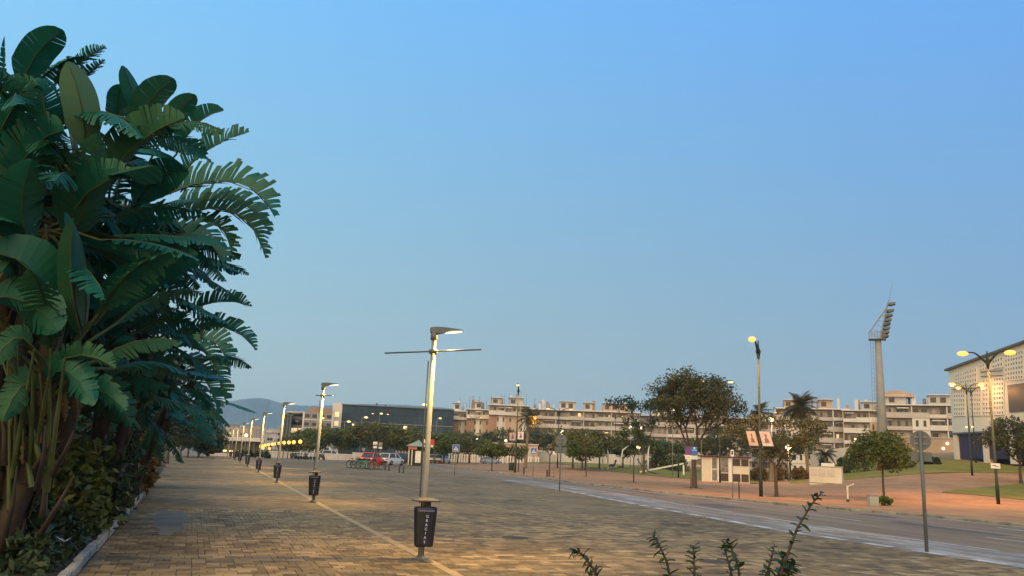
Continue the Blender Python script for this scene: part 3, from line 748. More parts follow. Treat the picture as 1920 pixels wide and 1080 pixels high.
for k, (dx, dy, z, r_) in enumerate(((0,0,.42,.26),(-.3,.2,.25,.2),(.35,.25,.18,.16))):
    mb = MB(); n = 12; c = Vector((dx,dy,z)); vs = [c]+[c+Vector((r_*math.cos(2*PI*i/n), r_*.8*math.sin(2*PI*i/n)-.05*abs(math.cos(2*PI*i/n)), -.12*math.sin(2*PI*i/n)**2+.12*math.sin(2*PI*i/n))) for i in range(n)]
    mb.add(vs, [(0,1+i,1+(i+1)%n) for i in range(n)], True); lo = mb.build('leaf', LF['shadow'], t)
    mb = MB(); mb.tube([(dx*.2,dy*.2,0),(dx*.6,dy*.6,z*.7),tuple(c-Vector((0,0,.01)))], .008, 4); mb.build('petiole', M_['petiole'], lo)
p = on(112,1045,11.6); t = thing('white_flower', 'small white flower with narrow petals low in the bed', 'flower', (p.x, p.y, .02))
mb = MB(); mb.tube([(0,0,0),(.02,0,.15),(.03,-.03,.28)], .006, 4); mb.build('stem', M_['petiole'], t)
mw = mat('white_petal',(.75,.76,.74),.5,.1,9,co='Object')
for k in range(7):
    a = 2*PI*k/7; d = Vector((math.cos(a), math.sin(a)*.7, .35+.2*math.sin(3*a))); s = Vector((-d.y, d.x, 0)).normalized()*.014; c = Vector((.03,-.03,.28))
    mb = MB(); mb.add([c, c+d*.06+s, c+d*.14, c+d*.06-s], [(0,1,2,3)]); mb.build('petal', mw, t)

# shrub whose long shoots rise into the bottom of the picture
p0 = on(1330,1080,2.0); shrub = thing('flowering_shrub', 'leafy shrub whose thin upright shoots stand right before the camera', 'shrub', (p0.x, p0.y, 0))
lm = MB(); n = 5; vs = []
for i in range(n+1):
    u = i/n; w = .0064*math.sin(PI*min(1,u*.92+.06))**.8; vs += [(u*.030, -w, .0025-.008*u*u), (u*.030, 0, -.008*u*u), (u*.030, w, .0025-.008*u*u)]
lm.add(vs, [f for i in range(n) for f in ((3*i,3*i+1,3*i+4,3*i+3),(3*i+1,3*i+2,3*i+5,3*i+4))], True); leaf_me = lm.mesh('leaf', LF['shoot'])
def shoot(pts, D, nl, seed, ls=1.0):
    rg = random.Random(seed); P = [R(x, y, D)-shrub.location for x, y in pts]
    foot = Vector((rg.uniform(-.08,.08), rg.uniform(-.02,.12), 0)); full = [foot, foot.lerp(P[0], .5)+Vector((rg.uniform(-.03,.03),0,.05))]+P
    mb = MB(); mb.tube(full, [.009,.007]+[.0042-.0026*i/(len(P)-1) for i in range(len(P))], 6); so = mb.build('shoot', M_['bark'], shrub)
    tot = len(P)-1
    for k in range(nl):
        s = (k+.6)/nl*tot; i = min(int(s), tot-1); q = P[i].lerp(P[i+1], s-i); d = (P[i+1]-P[i]).normalized()
        a = k*2.4+rg.uniform(-.4,.4); side = Vector((math.cos(a), math.sin(a), 0)); side = (side-d*side.dot(d)).normalized()
        ax = (side*rg.uniform(.6,1)+d*rg.uniform(.1,.8)+Vector((0,0,-.15 if rg.random() < .5 else .1))).normalized()
        up = (Vector((0,0,1))+Vector((rg.uniform(-.6,.6),rg.uniform(-.6,.6),0))); yv = up.cross(ax).normalized(); zv = ax.cross(yv)
        sc_ = ls*rg.uniform(.65,1.25)*(.7 if k > nl-3 else 1)
        o = bpy.data.objects.new('leaf', leaf_me); C.objects.link(o); o.parent = so
        o.matrix_local = Matrix(((ax.x*sc_,yv.x*sc_,zv.x*sc_,q.x),(ax.y*sc_,yv.y*sc_,zv.y*sc_,q.y),(ax.z*sc_,yv.z*sc_,zv.z*sc_,q.z),(0,0,0,1)))
shoot([(1128,1100),(1112,1066),(1092,1040),(1075,1030)], 1.9, 34, 1, .75)
shoot([(1262,1110),(1250,1052),(1236,1022),(1224,1005)], 2.0, 32, 2, .75)
shoot([(1302,1110),(1302,1070),(1301,1042),(1299,1022)], 2.0, 26, 3, .75)
shoot([(1390,1110),(1384,1062),(1372,1030),(1360,1012)], 2.1, 34, 4, .8)
shoot([(1376,1110),(1370,1070),(1362,1040),(1357,1016)], 2.15, 18, 5, .75)
shoot([(1432,1110),(1440,1068),(1448,1040),(1452,1022)], 2.05, 20, 6, .75)
shoot([(1455,1110),(1472,1052),(1495,990),(1520,948),(1542,922)], 1.9, 34, 7, .8)
shoot([(1450,1110),(1458,1085),(1465,1060),(1468,1045)], 1.95, 22, 8, .95)
shoot([(1470,1110),(1474,1080),(1478,1062),(1470,1050)], 1.9, 16, 9, .8)
shoot([(1464,1110),(1470,1082),(1482,1066),(1490,1058)], 1.92, 20, 10, .8)
shoot([(1448,1110),(1446,1090),(1438,1076),(1430,1068)], 2.0, 16, 11, .7)
shoot([(1120,1110),(1116,1090),(1108,1078),(1098,1070)], 1.95, 14, 12, .7)
cs = [((p0.x-shrub.location.x)+rnd.uniform(-.35,.35), rnd.uniform(-.15,.25), rnd.uniform(.15,1.22)) for _ in range(90)]
leaf_cloud(cs, 16, .13, .022, 9, .8).build('foliage', LF['shoot'], shrub, kind='stuff')

# ------------------------------------------------------------ lamps, bins, signs
LED = glow('led_panel', (1,.84,.46), 3); SOD = glow('sodium_glass', (1,.30,.06), 2.8); SODF = glow('sodium_glass_far', (1,.62,.26), 1.8)
GLB = glow('globe_glass', (1,.52,.09), 1.8); GLBW = glow('globe_glass_pale', (1,.82,.50), 1.6)
def face(px): return -(YAW+math.atan2(px-960, FPX))
def point_light(name, loc, power, col, parent=None, r=.15, typ='POINT', **k):
    d = bpy.data.lights.new(name, typ); d.energy = power; d.color = col
    if typ == 'POINT' or typ == 'SPOT': d.shadow_soft_size = r
    for a, b in k.items(): setattr(d, a, b)
    o = bpy.data.objects.new(name, d); C.objects.link(o); o.parent = parent; o.location = loc; return o
def promenade_lamp(label, loc, bar, first):
    t = thing('promenade_lamp', label, 'street lamp', loc, 0, 'lamps in the promenade row'); H = 3.83
    mb = MB(); mb.tube([(0,0,0),(0,0,1.0),(0,0,H)], [.053,.051,.041], 14); mb.build('pole', M_['galv'], t)
    mb = MB(); mb.lathe([(.15,0),(.15,.012),(.075,.016),(.075,.05)], n=14); mb.build('base_plate', M_['galvd'], t)
    mb = MB(); mb.tube([(-.075,.02,.9),(-.078,.02,2.2),(-.074,.02,H-.5)], .012, 6); mb.tube([(-.075,.02,2.2),(-.095,.02,2.2)], .022, 6); mb.build('cable', M_['head'], t)
    mb = MB(); mb.lathe([(.066,H-.12),(.066,H+.02)], n=12)
    xs = [-.07,.0,.12,.22,.30,.42,.52]; lo = [H+.01,H+.0,H-.0,H+.035,H+.065,H+.075,H+.085]; hi = [H+.10,H+.115,H+.12,H+.118,H+.114,H+.108,H+.10]; wd = [.05,.065,.075,.085,.09,.085,.05]
    vs = []
    for x, a, b, w in zip(xs, lo, hi, wd): vs += [(x,-w,a),(x,w,a),(x,w*.96,b-.012),(x,w*.7,b),(x,-w*.7,b),(x,-w*.96,b-.012)]
    n = len(xs)
    mb.add(vs, [(6*i+j,6*i+(j+1)%6,6*i+6+(j+1)%6,6*i+6+j) for i in range(n-1) for j in range(6)]+[tuple(reversed(range(6))), tuple(6*n-6+j for j in range(6))])
    hd = mb.build('lamp_head', M_['head'], t)
    mb = MB(); mb.add([(.22,-.072,H+.030),(.22,.072,H+.030),(.50,.05,H+.078),(.50,-.05,H+.078),(.22,-.072,H+.018),(.22,.072,H+.018),(.49,.05,H+.060),(.49,-.05,H+.060)], [(4,7,6,5),(0,4,5,1),(1,5,6,2),(2,6,7,3),(3,7,4,0)]); mb.build('led_lens', LED, hd)
    if bar is not None:
        d = Vector(bar[0]).normalized(); a, b = bar[1:]; z = H-.33
        mb = MB(); mb.tube([Vector((0,0,z))-d*a+Vector((0,-.075,0)), Vector((0,0,z))+d*b+Vector((0,-.075,0))], .014, 8); mb.build('banner_bar', M_['galvd'], t)
        mb = MB(); mb.lathe([(.078,z-.035),(.078,z+.035)], n=12); mb.build('bar_clamp', M_['galvd'], t)
    return t
def text_mesh(body, size, mat_, M):
    cu = bpy.data.curves.new('t', 'FONT'); cu.body = body; cu.size = size; cu.align_x = 'CENTER'; cu.align_y = 'CENTER'; cu.resolution_u = 2; cu.extrude = .0008
    o = bpy.data.objects.new('t', cu); C.objects.link(o); bpy.context.view_layer.update()
    me = bpy.data.meshes.new_from_object(o.evaluated_get(bpy.context.evaluated_depsgraph_get())); bpy.data.objects.remove(o); bpy.data.curves.remove(cu)
    me.transform(M); me.materials.clear(); me.materials.append(mat_); return me
def rrect(hx, hy, r, n=4):
    out = []
    for cx_, cy_, a0 in ((hx-r,hy-r,0),(-hx+r,hy-r,PI/2),(-hx+r,-hy+r,PI),(hx-r,-hy+r,1.5*PI)):
        out += [(cx_+r*math.cos(a0+PI/2*k/n), cy_+r*math.sin(a0+PI/2*k/n)) for k in range(n+1)]
    return out
def litter_bin(label, loc, rz):
    t = thing('litter_bin', label, 'litter bin', loc, rz, 'bins on the promenade lamps')
    yc = -.235; prof = [(.225,.135,.09),(.235,.150,.105),(.26,.155,.108),(.60,.176,.125),(.80,.188,.137),(.83,.190,.139),(.86,.185,.135)]
    mb = MB(); vs = []; m = 20
    for z, hx, hy in prof: vs += [(x, y+yc, z) for x, y in rrect(hx, hy, min(hx,hy)*.62)]
    fs = [(m*i+j, m*i+(j+1)%m, m*i+m+(j+1)%m, m*i+m+j) for i in range(len(prof)-1) for j in range(m)]
    inn = [(x, y+yc, .86) for x, y in rrect(.165,.115,.075)]+[(x, y+yc, .45) for x, y in rrect(.15,.10,.065)]
    o = len(vs); vs += inn; l = m*(len(prof)-1)
    fs += [(l+j, l+(j+1)%m, o+(j+1)%m, o+j) for j in range(m)]+[(o+j, o+(j+1)%m, o+m+(j+1)%m, o+m+j) for j in range(m)]+[tuple(reversed(range(m))), tuple(o+m+j for j in range(m))]
    mb.add(vs, fs, True); body = mb.build('body', M_['bin'], t)
    fy = lambda z: yc-np.interp(z, [p[0] for p in prof], [p[2] for p in prof])-.0025
    for k, ch in enumerate('GRACIAS'):
        z = .715-k*.068; Mt = Matrix.Translation((.02-.004*k, fy(z), z)) @ Matrix.Rotation(PI/2-.03, 4, 'X')
        put('letter', text_mesh(ch, .062, M_['binprint'], Mt), body)
    mb = MB(); mb.box((0, yc-.1375, .805), (.27,.006,.024)); mb.build('printed_band', mat('bin_band',(.10,.10,.2),.5,.3,40,co='Object') if 'bin_band' not in bpy.data.materials else bpy.data.materials['bin_band'], body)
    mb = MB(); z = .955; r_ = [(.215,.165,z-.005),(.215,.165,z+.018),(.10,.075,z+.055),(.05,.04,z+.062)]; vs = []
    for hx, hy, zz in r_: vs += [(-hx,-hy+yc,zz),(hx,-hy+yc,zz),(hx,hy+yc,zz),(-hx,hy+yc,zz)]
    mb.add(vs, [(3,2,1,0),(12,13,14,15)]+[(4*i+j,4*i+(j+1)%4,4*i+4+(j+1)%4,4*i+4+j) for i in range(3) for j in range(4)]); mb.build('hood', M_['hood'], t)
    mb = MB(); mb.box((-.07,yc+.03,.90),(.02,.02,.12)).box((.04,yc+.03,.90),(.09,.09,.12)); mb.build('hood_post', M_['bin'], t)
    mb = MB(); mb.box((0,-.085,.75),(.10,.05,.05)).box((0,-.085,.40),(.10,.05,.05)); mb.build('bracket', M_['galvd'], t)
    return t
ORD = ['nearest','second','third','fourth','fifth','sixth','seventh','eighth','ninth','tenth']
LX, LY, LS = 3.645, 14.0, 14.48
for i in range(9):
    loc = (LX, LY+LS*i, 0)
    bar = ((.62,-.78,0), 1.12, .98) if i == 0 else (((-.6,.8,0), .55, .35) if i == 1 else None)
    lb = ('nearest grey promenade lamp post, with a long thin crossbar under its lit head' if i == 0 else 'second grey promenade lamp post from the camera, with a stubby crossbar' if i == 1 else f'{ORD[i]} grey promenade lamp post from the camera, lit, without crossbar')
    L = promenade_lamp(lb, loc, bar, i == 0)
    if i < 8: litter_bin(('nearest black bin, on the closest lamp post, letters GRACIAS readable' if i == 0 else f'black litter bin strapped to the {ORD[i]} promenade lamp post'), loc, -.12 if i == 0 else -.2)
    point_light('lamp_light', (.42,0,3.80), 250 if i < 5 else 130, (1,.62,.15), L, typ='AREA', shape='DISK', size=.16)

def double_lamp(label, loc, H, rz, head, power=0, arms=(1.25,1.25), base=.11, rise=.32, plate=False):
    t = thing('double_arm_lamp', label, 'street lamp', loc, rz, 'tall green double lamps')
    mb = MB(); mb.tube([(0,0,-.1),(0,0,1.2),(0,0,1.25),(0,0,H-.35)], [base,base,base*.8,base*.52], 10); mb.build('pole', M_['green'], t)
    mb = MB(); mb.tube([(0,0,H-.8),(0,0,H-.45),(0,0,H-.3),(0,0,H-.1),(0,0,H+.38)], [base*.6,base*1.1,base*1.5,base*.6,.03], 10); mb.build('collar', M_['green'], t)
    for s, A in zip((-1,1), arms):
        if A <= 0: continue
        mb = MB(); mb.tube([(0,0,H-.45),(s*A*.22,0,H-.18),(s*A*.42,0,H+.08),(s*A*.62,0,H+rise*.85),(s*A*.82,0,H+rise),(s*A,0,H+rise*.98)], [.10,.075,.06,.05,.042,.04], 8); mb.build('arm', M_['green'], t)
        mb = MB(); mb.sphere((s*(A+.22),0,H+rise*.92), .30, 10, 6, (1,.55,.36)); hd = mb.build('lamp_head', M_['green'], t)
        mb = MB(); mb.sphere((s*(A+.24),0,H+rise*.92-.05), .29 if head is SODF else .36, 10, 6, (.95,.6,.46)); mb.build('lit_glass', head, hd)  # near sodium glass oversized, its shape carries the lamp's glow
        if power: point_light('lamp_light', (s*(A+.24),0,H+rise*.92-.28), power, (1,.46,.14), t, .2, *(('SPOT',) if power > 800 else ('POINT',)), **(dict(spot_size=math.radians(150), spot_blend=.7) if power > 800 else {}))
    return t
def lampZ(px, py_top, D, loc): return R(px, py_top, D).z-loc.z
for px, base_py, D, top_py, rz, head, power, lb, hang in (
    (1872,945,None,668,face(1872)+.02,SOD,3200,'nearest tall green double lamp before the arena, with a small white plate on its pole',0),
    (1823,892,82,722,face(1823)+.05,SOD,750,'green double lamp on the arena path, with two small lamps low on its pole',0),
    (1830,868,108,728,face(1830),SOD,420,'rear green double lamp just behind another at the arena lawn',0),
    (1427,931,None,648,face(1427)+1.33,SOD,3000,'tall green lamp by the kerb with two portrait banners, its lit head glowing orange',0),
    (1350,905,84,716,face(1350)+.1,SODF,1400,'green double lamp in front of the kiosk, its arms inside the large tree crown',0),
    (966,886,None,728,face(966)+1.5,SODF,1600,'green lamp with two small banners and a black bin at its foot',0),
    (1045,879,128,768,face(1045),SODF,0,'slender double lamp with arms spread like wings before the long apartment block',0)):
    loc = at(px, base_py) if D is None else on(px, base_py, D)
    D = D or (Vector((loc.x, loc.y, 0)).dot(Vector((math.sin(YAW), math.cos(YAW), 0))))
    H = lampZ(px-(px-1230)*.0, top_py, D, loc)
    a = {1872:(1.15,1.05),1823:(1.0,1.15),1830:(1.2,1.2),1427:(1.2,0),1350:(1.35,.95),966:(1,0),1045:(1.5,1.6)}[px]
    L = double_lamp(lb, loc, H, rz, head, power, a)
    if px == 1872:
        mb = MB(); mb.box((0,-.13,2.35),(.52,.02,.32)); pl = mb.build('sign_plate', M_['white_p'], L)
        mb = MB(); mb.box((-.08,-.143,2.38),(.2,.006,.05)).box((.08,-.143,2.30),(.22,.006,.04)); mb.build('sign_print', M_['dark'], pl)
    if px == 1823:
        mb = MB(); mb.sphere((-.22,-.12,4.75),.10,8,6).sphere((.3,-.12,4.78),.10,8,6); mb.build('small_lamp', SODF, L)
        mb = MB(); mb.bar((-.22,0,4.75),(.3,0,4.78),.05); mb.build('bracket', M_['green'], L)
for px, py, D, lb in ((1153,781,240,'small double lamp rising before the right end of the long apartment block'),(886,783,240,'small double lamp before the brick apartment towers'),(707,777,200,'pale double lamp before the dark office block'),(1472,775,190,'double lamp half hidden among the palms')):
    loc = on(px, 860, D); loc.z = 0; double_lamp(lb, loc, R(px,py,D).z, face(px), SODF, 0, (1.6,1.6), .12)
def single_lamp(label, px, py, D, dx=1.0, glass=None):
    loc = on(px, 860, D); loc.z = ground_z(loc.x, loc.y); H = R(px,py,D).z-loc.z
    t = thing('single_street_lamp', label, 'street lamp', loc, face(px), 'street lamps along the far road')
    mb = MB(); mb.tube([(0,0,0),(0,0,H*.95),(dx*.3,0,H),(dx,0,H+.05)], [.09,.06,.05,.04], 6); mb.build('pole', M_['galv'], t)
    mb = MB(); mb.bbox((dx*1.2,0,H+.1),(.7,.3,.14),.04); hd = mb.build('lamp_head', M_['head'], t)
    mb = MB(); mb.sphere((dx*1.2,0,H-.02),.34,8,6,(1.1,.7,.6)); mb.build('lit_glass', glass or SODF, hd)
for px, py, D, dx, lb in ((641,789,150,.6,'street lamp in front of the left end of the dark office block'),(673,781,150,.6,'street lamp before the dark office block, greenish light'),(800,757,110,-.6,'street lamp just left of the nearest promenade post'),(815,783,190,.6,'street lamp right of the nearest promenade post'),(577,805,190,.5,'street lamp before the grey office building'),(605,783,175,-.6,'street lamp above the tree tops left of the second promenade post'),(706,774,190,.3,'bright street lamp above the tree crown by the paired road signs')):
    single_lamp(lb, px, py, D, dx)
def globe_lamp(label, px, py, D, glass, r=.28, group=None):
    loc = on(px, 860, D); H = R(px,py,D).z-loc.z
    t = thing('globe_lamp', label, 'street lamp', loc, 0, group)
    mb = MB(); mb.tube([(0,0,0),(0,0,H-r)], [.06,.045], 6); mb.build('pole', M_['galv'] if glass is GLBW else M_['green'], t)
    mb = MB(); mb.sphere((0,0,H), r, 10, 8); mb.build('globe', glass, t)
    return t
for k, (px, py, D) in enumerate(((560,828,112),(548,829,116),(539,829.5,122),(530,830,128),(521,831,134),(514,832,140),(508,833,146),(501,834,152),(495,835,158),(488,837,100),(491,840,150),(503,841,165))):
    globe_lamp(f'yellow globe lamp in the row before the far trees, {ORD[k] if k < 10 else ("eleventh" if k == 10 else "twelfth")} from the right' if k != 9 else 'yellow globe lamp nearest the camera beside the fourth promenade post', px, py, D, GLB, .27, 'yellow globe lamps in a row')
for px, py, D, lb in ((457,816,140,'globe lamp standing alone before the glass pavilion'),(402,831,150,'left globe lamp of the pair inside the pavilion forecourt'),(406,828,152,'right globe lamp of the pair inside the pavilion forecourt'),
  (893,824,160,'white globe lamp before the pink hall, left one'),(947,826,165,'white globe lamp before the pink hall beside the young tree'),(1052,809,150,'white globe lamp above the round sign back'),(1182,801,140,'globe lamp left of the slanted white beam, among the trees'),(1203,802,160,'small globe lamp beside the conifer tree'),(1197,838,120,'low white globe lamp left of the slanted white beam'),(814,821,140,'globe lamp beside the red sign behind the nearest lamp post'),(1315,711,95,'globe lamp glowing inside the large tree crown'),(1261,767,110,'globe lamp low in the large tree crown'),(1448,785,100,'globe lamp in the young tree beside the banners'),(1476,795,105,'globe lamp right of the young tree by the banners'),(1478,839,92,'low globe lamp behind the young tree'),(1606,824,150,'left globe lamp of two under the pale apartments'),(1603,827,160,'second globe lamp under the pale apartments')):
    gl = globe_lamp(lb, px, py, D, GLBW if py > 815 or px > 1000 else GLB, .30)
    if px in (1448, 1478, 1052): point_light('lamp_light', (0,-.5,R(px,py,D).z-gl.location.z-.45), 420, (1,.50,.15), gl, .2)

# hanging portrait banners
def banner(label, lamp_px, base_py, D, side, w, h, zc, tilt, tone):
    loc = at(lamp_px, base_py) if D is None else on(lamp_px, base_py, D)
    t = thing('portrait_banner', label, 'banner', (loc.x, loc.y, loc.z+zc), face(lamp_px), 'banners on the green lamps')
    x0 = side*.12; x1 = side*(.12+w); sh = side*.0+tilt; th = .012
    mk = lambda x, z, y=0: (x+(-z/h)*sh, y, z)
    mb = MB(); q = [mk(x0,-h/2),mk(x1,-h/2),mk(x1,h/2),mk(x0,h/2)]; mb.add(q+[(x, y+th, z) for x, y, z in q], [(0,1,2,3) if side > 0 else (3,2,1,0),(7,6,5,4),(0,4,5,1),(1,5,6,2),(2,6,7,3),(3,7,4,0)]); mb.build('cloth', mat('banner_cloth_'+label[:5],tone[0],.7,.12,3,co='Object'), t)
    a, b = min(x0,x1), max(x0,x1)
    for nm, poly, col in (('printed_field', [(.12,-.30),(.88,-.30),(.88,.42),(.12,.42)], tone[1]), ('printed_figure', [(.30,-.28),(.72,-.28),(.66,-.02),(.58,.06),(.62,.2),(.54,.32),(.44,.30),(.40,.18),(.44,.06),(.34,0)], tone[2]), ('printed_foot', [(.12,-.44),(.88,-.44),(.88,-.36),(.12,-.36)], tone[3])):
        off = {'printed_field':-.004,'printed_figure':-.008,'printed_foot':-.004}[nm]; pm = MB()
        pm.add([mk(a+(b-a)*u, h*v, off) for u, v in poly], [tuple(range(len(poly)))]); pm.build(nm, mat(nm+label[:5],col,.7,.35,6,co='Object'), t)
    mb = MB(); mb.bar((0,.006,h/2+.02),(x1+sh*-.5,.006,h/2+.02),.025).bar((0,.006,-h/2-.02),(x1+sh*.5,.006,-h/2-.02),.025); mb.build('banner_arm', M_['green'], t)
TN = [((.46,.32,.28),(.55,.40,.36),(.20,.12,.06),(.5,.42,.38)),((.52,.42,.43),(.52,.38,.42),(.22,.14,.08),(.62,.55,.56)),((.42,.34,.34),(.35,.26,.26),(.10,.08,.09),(.4,.3,.3)),((.60,.55,.58),(.5,.45,.5),(.14,.12,.18),(.5,.45,.45))]
banner('orange-tinged portrait banner left of the tall lamp by the kerb', 1425, 931, None, -1, .54, .88, 3.42, -.20*-1, TN[0])
banner('pale portrait banner right of the tall lamp by the kerb', 1425, 931, None, 1, .62, .88, 3.42, .22, TN[1])
banner('small grey banner left of the lamp in front of the palm', 966, 886, None, -1, .66, .85, 3.9, 0, TN[2])
banner('small white banner right of the lamp in front of the palm', 966, 886, None, 1, .66, .85, 4.05, 0, TN[3])

# road signs
blue = mat('sign_blue',(.02,.10,.42),.45,.12,2,co='Object'); red = mat('sign_red',(.5,.03,.03),.5,.1,2,co='Object'); purple = mat('sign_purple',(.10,.03,.20),.5,.2,3,co='Object')
def post(t, H, r=.035, m='galv'): mb = MB(); mb.tube([(0,0,-.05),(0,0,H)], r, 8); return mb.build('post', M_[m], t)
def crossing_sign(label, px, py, top):
    loc = at(px, py); D = loc.x*math.sin(YAW)+loc.y*math.cos(YAW); H = lampZ(px, top, D, loc)
    t = thing('crossing_sign', label, 'road sign', loc, face(px)+.12, 'pedestrian crossing signs'); post(t, H); s = .58
    mb = MB(); mb.bbox((0,-.055,H-s/2),(s,.02,s),.004); pl = mb.build('sign_plate', M_['white_p'], t)
    mb = MB(); mb.box((0,-.068,H-s/2),(s*.92,.004,s*.92)); mb.build('blue_field', blue, pl)
    mb = MB(); z = H-s/2; mb.add([(-.21,-.073,z-.18),(.21,-.073,z-.18),(0,-.073,z+.20)], [(0,1,2)]); mb.build('white_triangle', M_['white_p'], pl)
    mb = MB(); y = -.077
    mb.add([(-.02,y,z-.02),(.03,y,z-.02),(.03,y,z+.06),(-.01,y,z+.06)],[(0,1,2,3)]); mb.add([(-.02,y,z-.02),(.01,y,z-.02),(-.05,y,z-.14),(-.08,y,z-.14)],[(0,1,2,3)]); mb.add([(0,y,z-.02),(.03,y,z-.02),(.08,y,z-.14),(.05,y,z-.14)],[(0,1,2,3)]); mb.add([(-.07,y,z+.0),(-.01,y,z+.04),(-.01,y,z+.06),(-.08,y,z+.02)],[(0,1,2,3)])
    mb.add([(.01+.022*math.cos(a*PI/4),y,z+.09+.022*math.sin(a*PI/4)) for a in range(8)],[tuple(range(8))]); mb.build('walking_figure', M_['black'], pl)
crossing_sign('blue pedestrian crossing sign left of the young tree, on the promenade side', 852, 891, 834)
crossing_sign('blue pedestrian crossing sign on the red paving before the lit palm', 999, 893, 840)
def round_back(label, px, py, top, r, plate, rz=0):
    loc = at(px, py); D = loc.x*math.sin(YAW)+loc.y*math.cos(YAW); H = lampZ(px+(top-py)*.07*(1 if px > 1230 else 0), top, D, loc); k = D/FPX
    t = thing('round_sign_back', label, 'road sign', loc, face(px)+rz, 'road signs seen from behind'); post(t, H, .04 if D < 30 else .03, 'galvd')
    rr_ = r*k; zc = H-rr_*1.0
    mb = MB(); n = 24; vs = [(rr_*math.cos(2*PI*i/n), .05+dy, zc+rr_*math.sin(2*PI*i/n)) for dy in (0,.02) for i in range(n)]
    mb.add(vs, [tuple(range(n)), tuple(reversed(range(n,2*n)))]+[(i,n+i,n+(i+1)%n,(i+1)%n) for i in range(n)]); mb.build('round_plate', M_['galvd'], t)
    w, h = plate[0]*k, plate[1]*k; mb = MB(); mb.bbox((0,.06,zc-rr_-.04-h/2),(w,.02,h),.004); mb.build('lower_plate', M_['galvd'], t)
    mb = MB()
    for z in (zc+rr_*.35, zc-rr_*.35): mb.box((0,.038,z),(rr_*1.2,.018,.03))
    mb.build('clamp', M_['galv'], t)
round_back('grey back of a round sign and square plate on the near right post', 1738, 1035, 808, 18, (35,17))
round_back('grey back of a round sign and plate before the long apartment block', 1049, 921, 815, 11, (22,11))
def board_sign(label, px, py, D, top, plates, r=.035, cat='road sign', name='road_sign', m='galv', rz=0):
    loc = at(px, py) if D is None else on(px, py, D); D = D or loc.x*math.sin(YAW)+loc.y*math.cos(YAW); k = D/FPX; H = lampZ(px, top, D, loc)
    t = thing(name, label, cat, loc, face(px)+rz); post(t, H, r, m)
    for nm, x, y, w, h, mt in plates:
        d = -.05-.006*(1 if '_print' in nm else 0); mb = MB(); mb.bbox((x*k, d, H-(y+h/2)*k), (w*k, .02 if '_print' not in nm else .012, h*k), .003); mb.build(nm, mt, t)
    return t
cyan = mat('sign_light_blue',(.10,.40,.60),.5,.1,2,co='Object')
board_sign('parking sign board, purple and blue above white, before the large tree trunk', 1296, 918, None, 838, [('purple_panel',-5,0,11,15,purple),('blue_panel',6,0,11,15,blue),('cyan_print',6,5,8,2.5,cyan),('white_print',6,1,3,3,M_['white_p']),('white_panel',-5,16,11,7,M_['white_p']),('text_print',-5,18.5,7,1.2,M_['dark']),('pale_panel',6,16,11,7,mat('sign_pale_blue',(.42,.55,.60),.5,.1,2,co='Object')),('small_plate',-4,24,7,2,M_['white_p'])])
board_sign('small white sign with dark centre on a thin post before the kiosk', 1374, 936, None, 844, [('sign_plate',0,0,6,12,M_['white_p']),('dark_print',0,2,3,7,M_['dark'])], .025)
board_sign('left white road sign of the pair before the tree row', 701, 868, 105, 828, [('upper_plate',0,0,8,6,M_['white_p']),('lower_plate',0,8,7,4,M_['white_p']),('dark_print',1,5,8,3,M_['galvd'])])
board_sign('right grey road sign of the pair before the tree row', 711, 869, 104, 829, [('sign_plate',0,0,7,8,M_['galv']),('lower_plate',0,9,7,3,M_['white_p'])])
board_sign('red and white sign board hidden behind the nearest lamp post', 803, 868, 100, 824, [('white_panel',-7,0,8,7,M_['white_p']),('red_panel',5,0,8,9,red),('lower_plate',-7,10,5,4,M_['white_p']),('small_plate',5,10,5,4,M_['white_p'])])
board_sign('small grey sign on a post left of the bicycles', 680, 866, 110, 840, [('sign_plate',0,0,6,5,M_['galv'])])
board_sign('white triangular-topped sign among the young trees', 1038, 895, 75, 846, [('sign_plate',0,0,6,6,M_['white_p'])], .03)

# small street furniture
def bollard(label, px, py, h=.55, r=.07, group='black bollards on the crossing'):
    t = thing('bollard', label, 'bollard', at(px, py), 0, group)
    mb = MB(); mb.lathe([(r*1.2,0),(r*1.2,.05),(r,.06),(r,h-.1),(r*1.12,h-.08),(r*1.12,h-.03),(r*.7,h)], n=10); mb.build('shaft', M_['black'], t)
    mb = MB(); mb.lathe([(r*1.03,h-.18),(r*1.03,h-.14)], n=10); mb.build('ring', M_['galv'], t)
for px, py, lb in ((722,881.5,'black bollard first right of the bicycles'),(729,882.5,'black bollard second right of the bicycles'),(748.5,886,'left black bollard of the pair nearer the lamp post'),(756,886.5,'right black bollard of the pair nearer the lamp post')): bollard(lb, px, py)
bollard('short black bollard by the blue crossing sign', 982, 889, .6, .08, 'bollards on the red paving'); bollard('short dark bollard at the foot of the young trees', 1026, 893, .6, .09, 'bollards on the red paving')
bollard('thin dark post leaning by the kerb before the kiosk', 1386, 938, 1.0, .03, 'bollards on the red paving')
p = at(1590,941); t = thing('marker_post', 'short pale post with a dark foot at the kerb, left of the grey cabinet', 'post', p, face(1590)); mb = MB(); mb.bbox((0,0,.5),(.09,.09,.8),.01); mb.build('shaft', M_['cream'], t); mb = MB(); mb.bbox((0,0,.07),(.16,.16,.16),.02); mb.build('foot', M_['dark'], t); mb = MB(); mb.bar((.03,0,.86),(.36,0,1.02),.05); mb.build('bent_arm', M_['cream'], t)
p = at(1640,949); t = thing('grey_cabinet', 'small grey cabinet standing in the tuft under the twin-stemmed tree', 'cabinet', p, face(1640)+.3); mb = MB(); mb.bbox((0,.2,.25),(.46,.36,.52),.02); mb.build('body', mat('cabinet_grey',(.30,.31,.27),.6,.2,2,co='Object'), t); mb = MB(); mb.bbox((0,.2,.525),(.5,.4,.04),.01); mb.build('lid', M_['galv'], t)
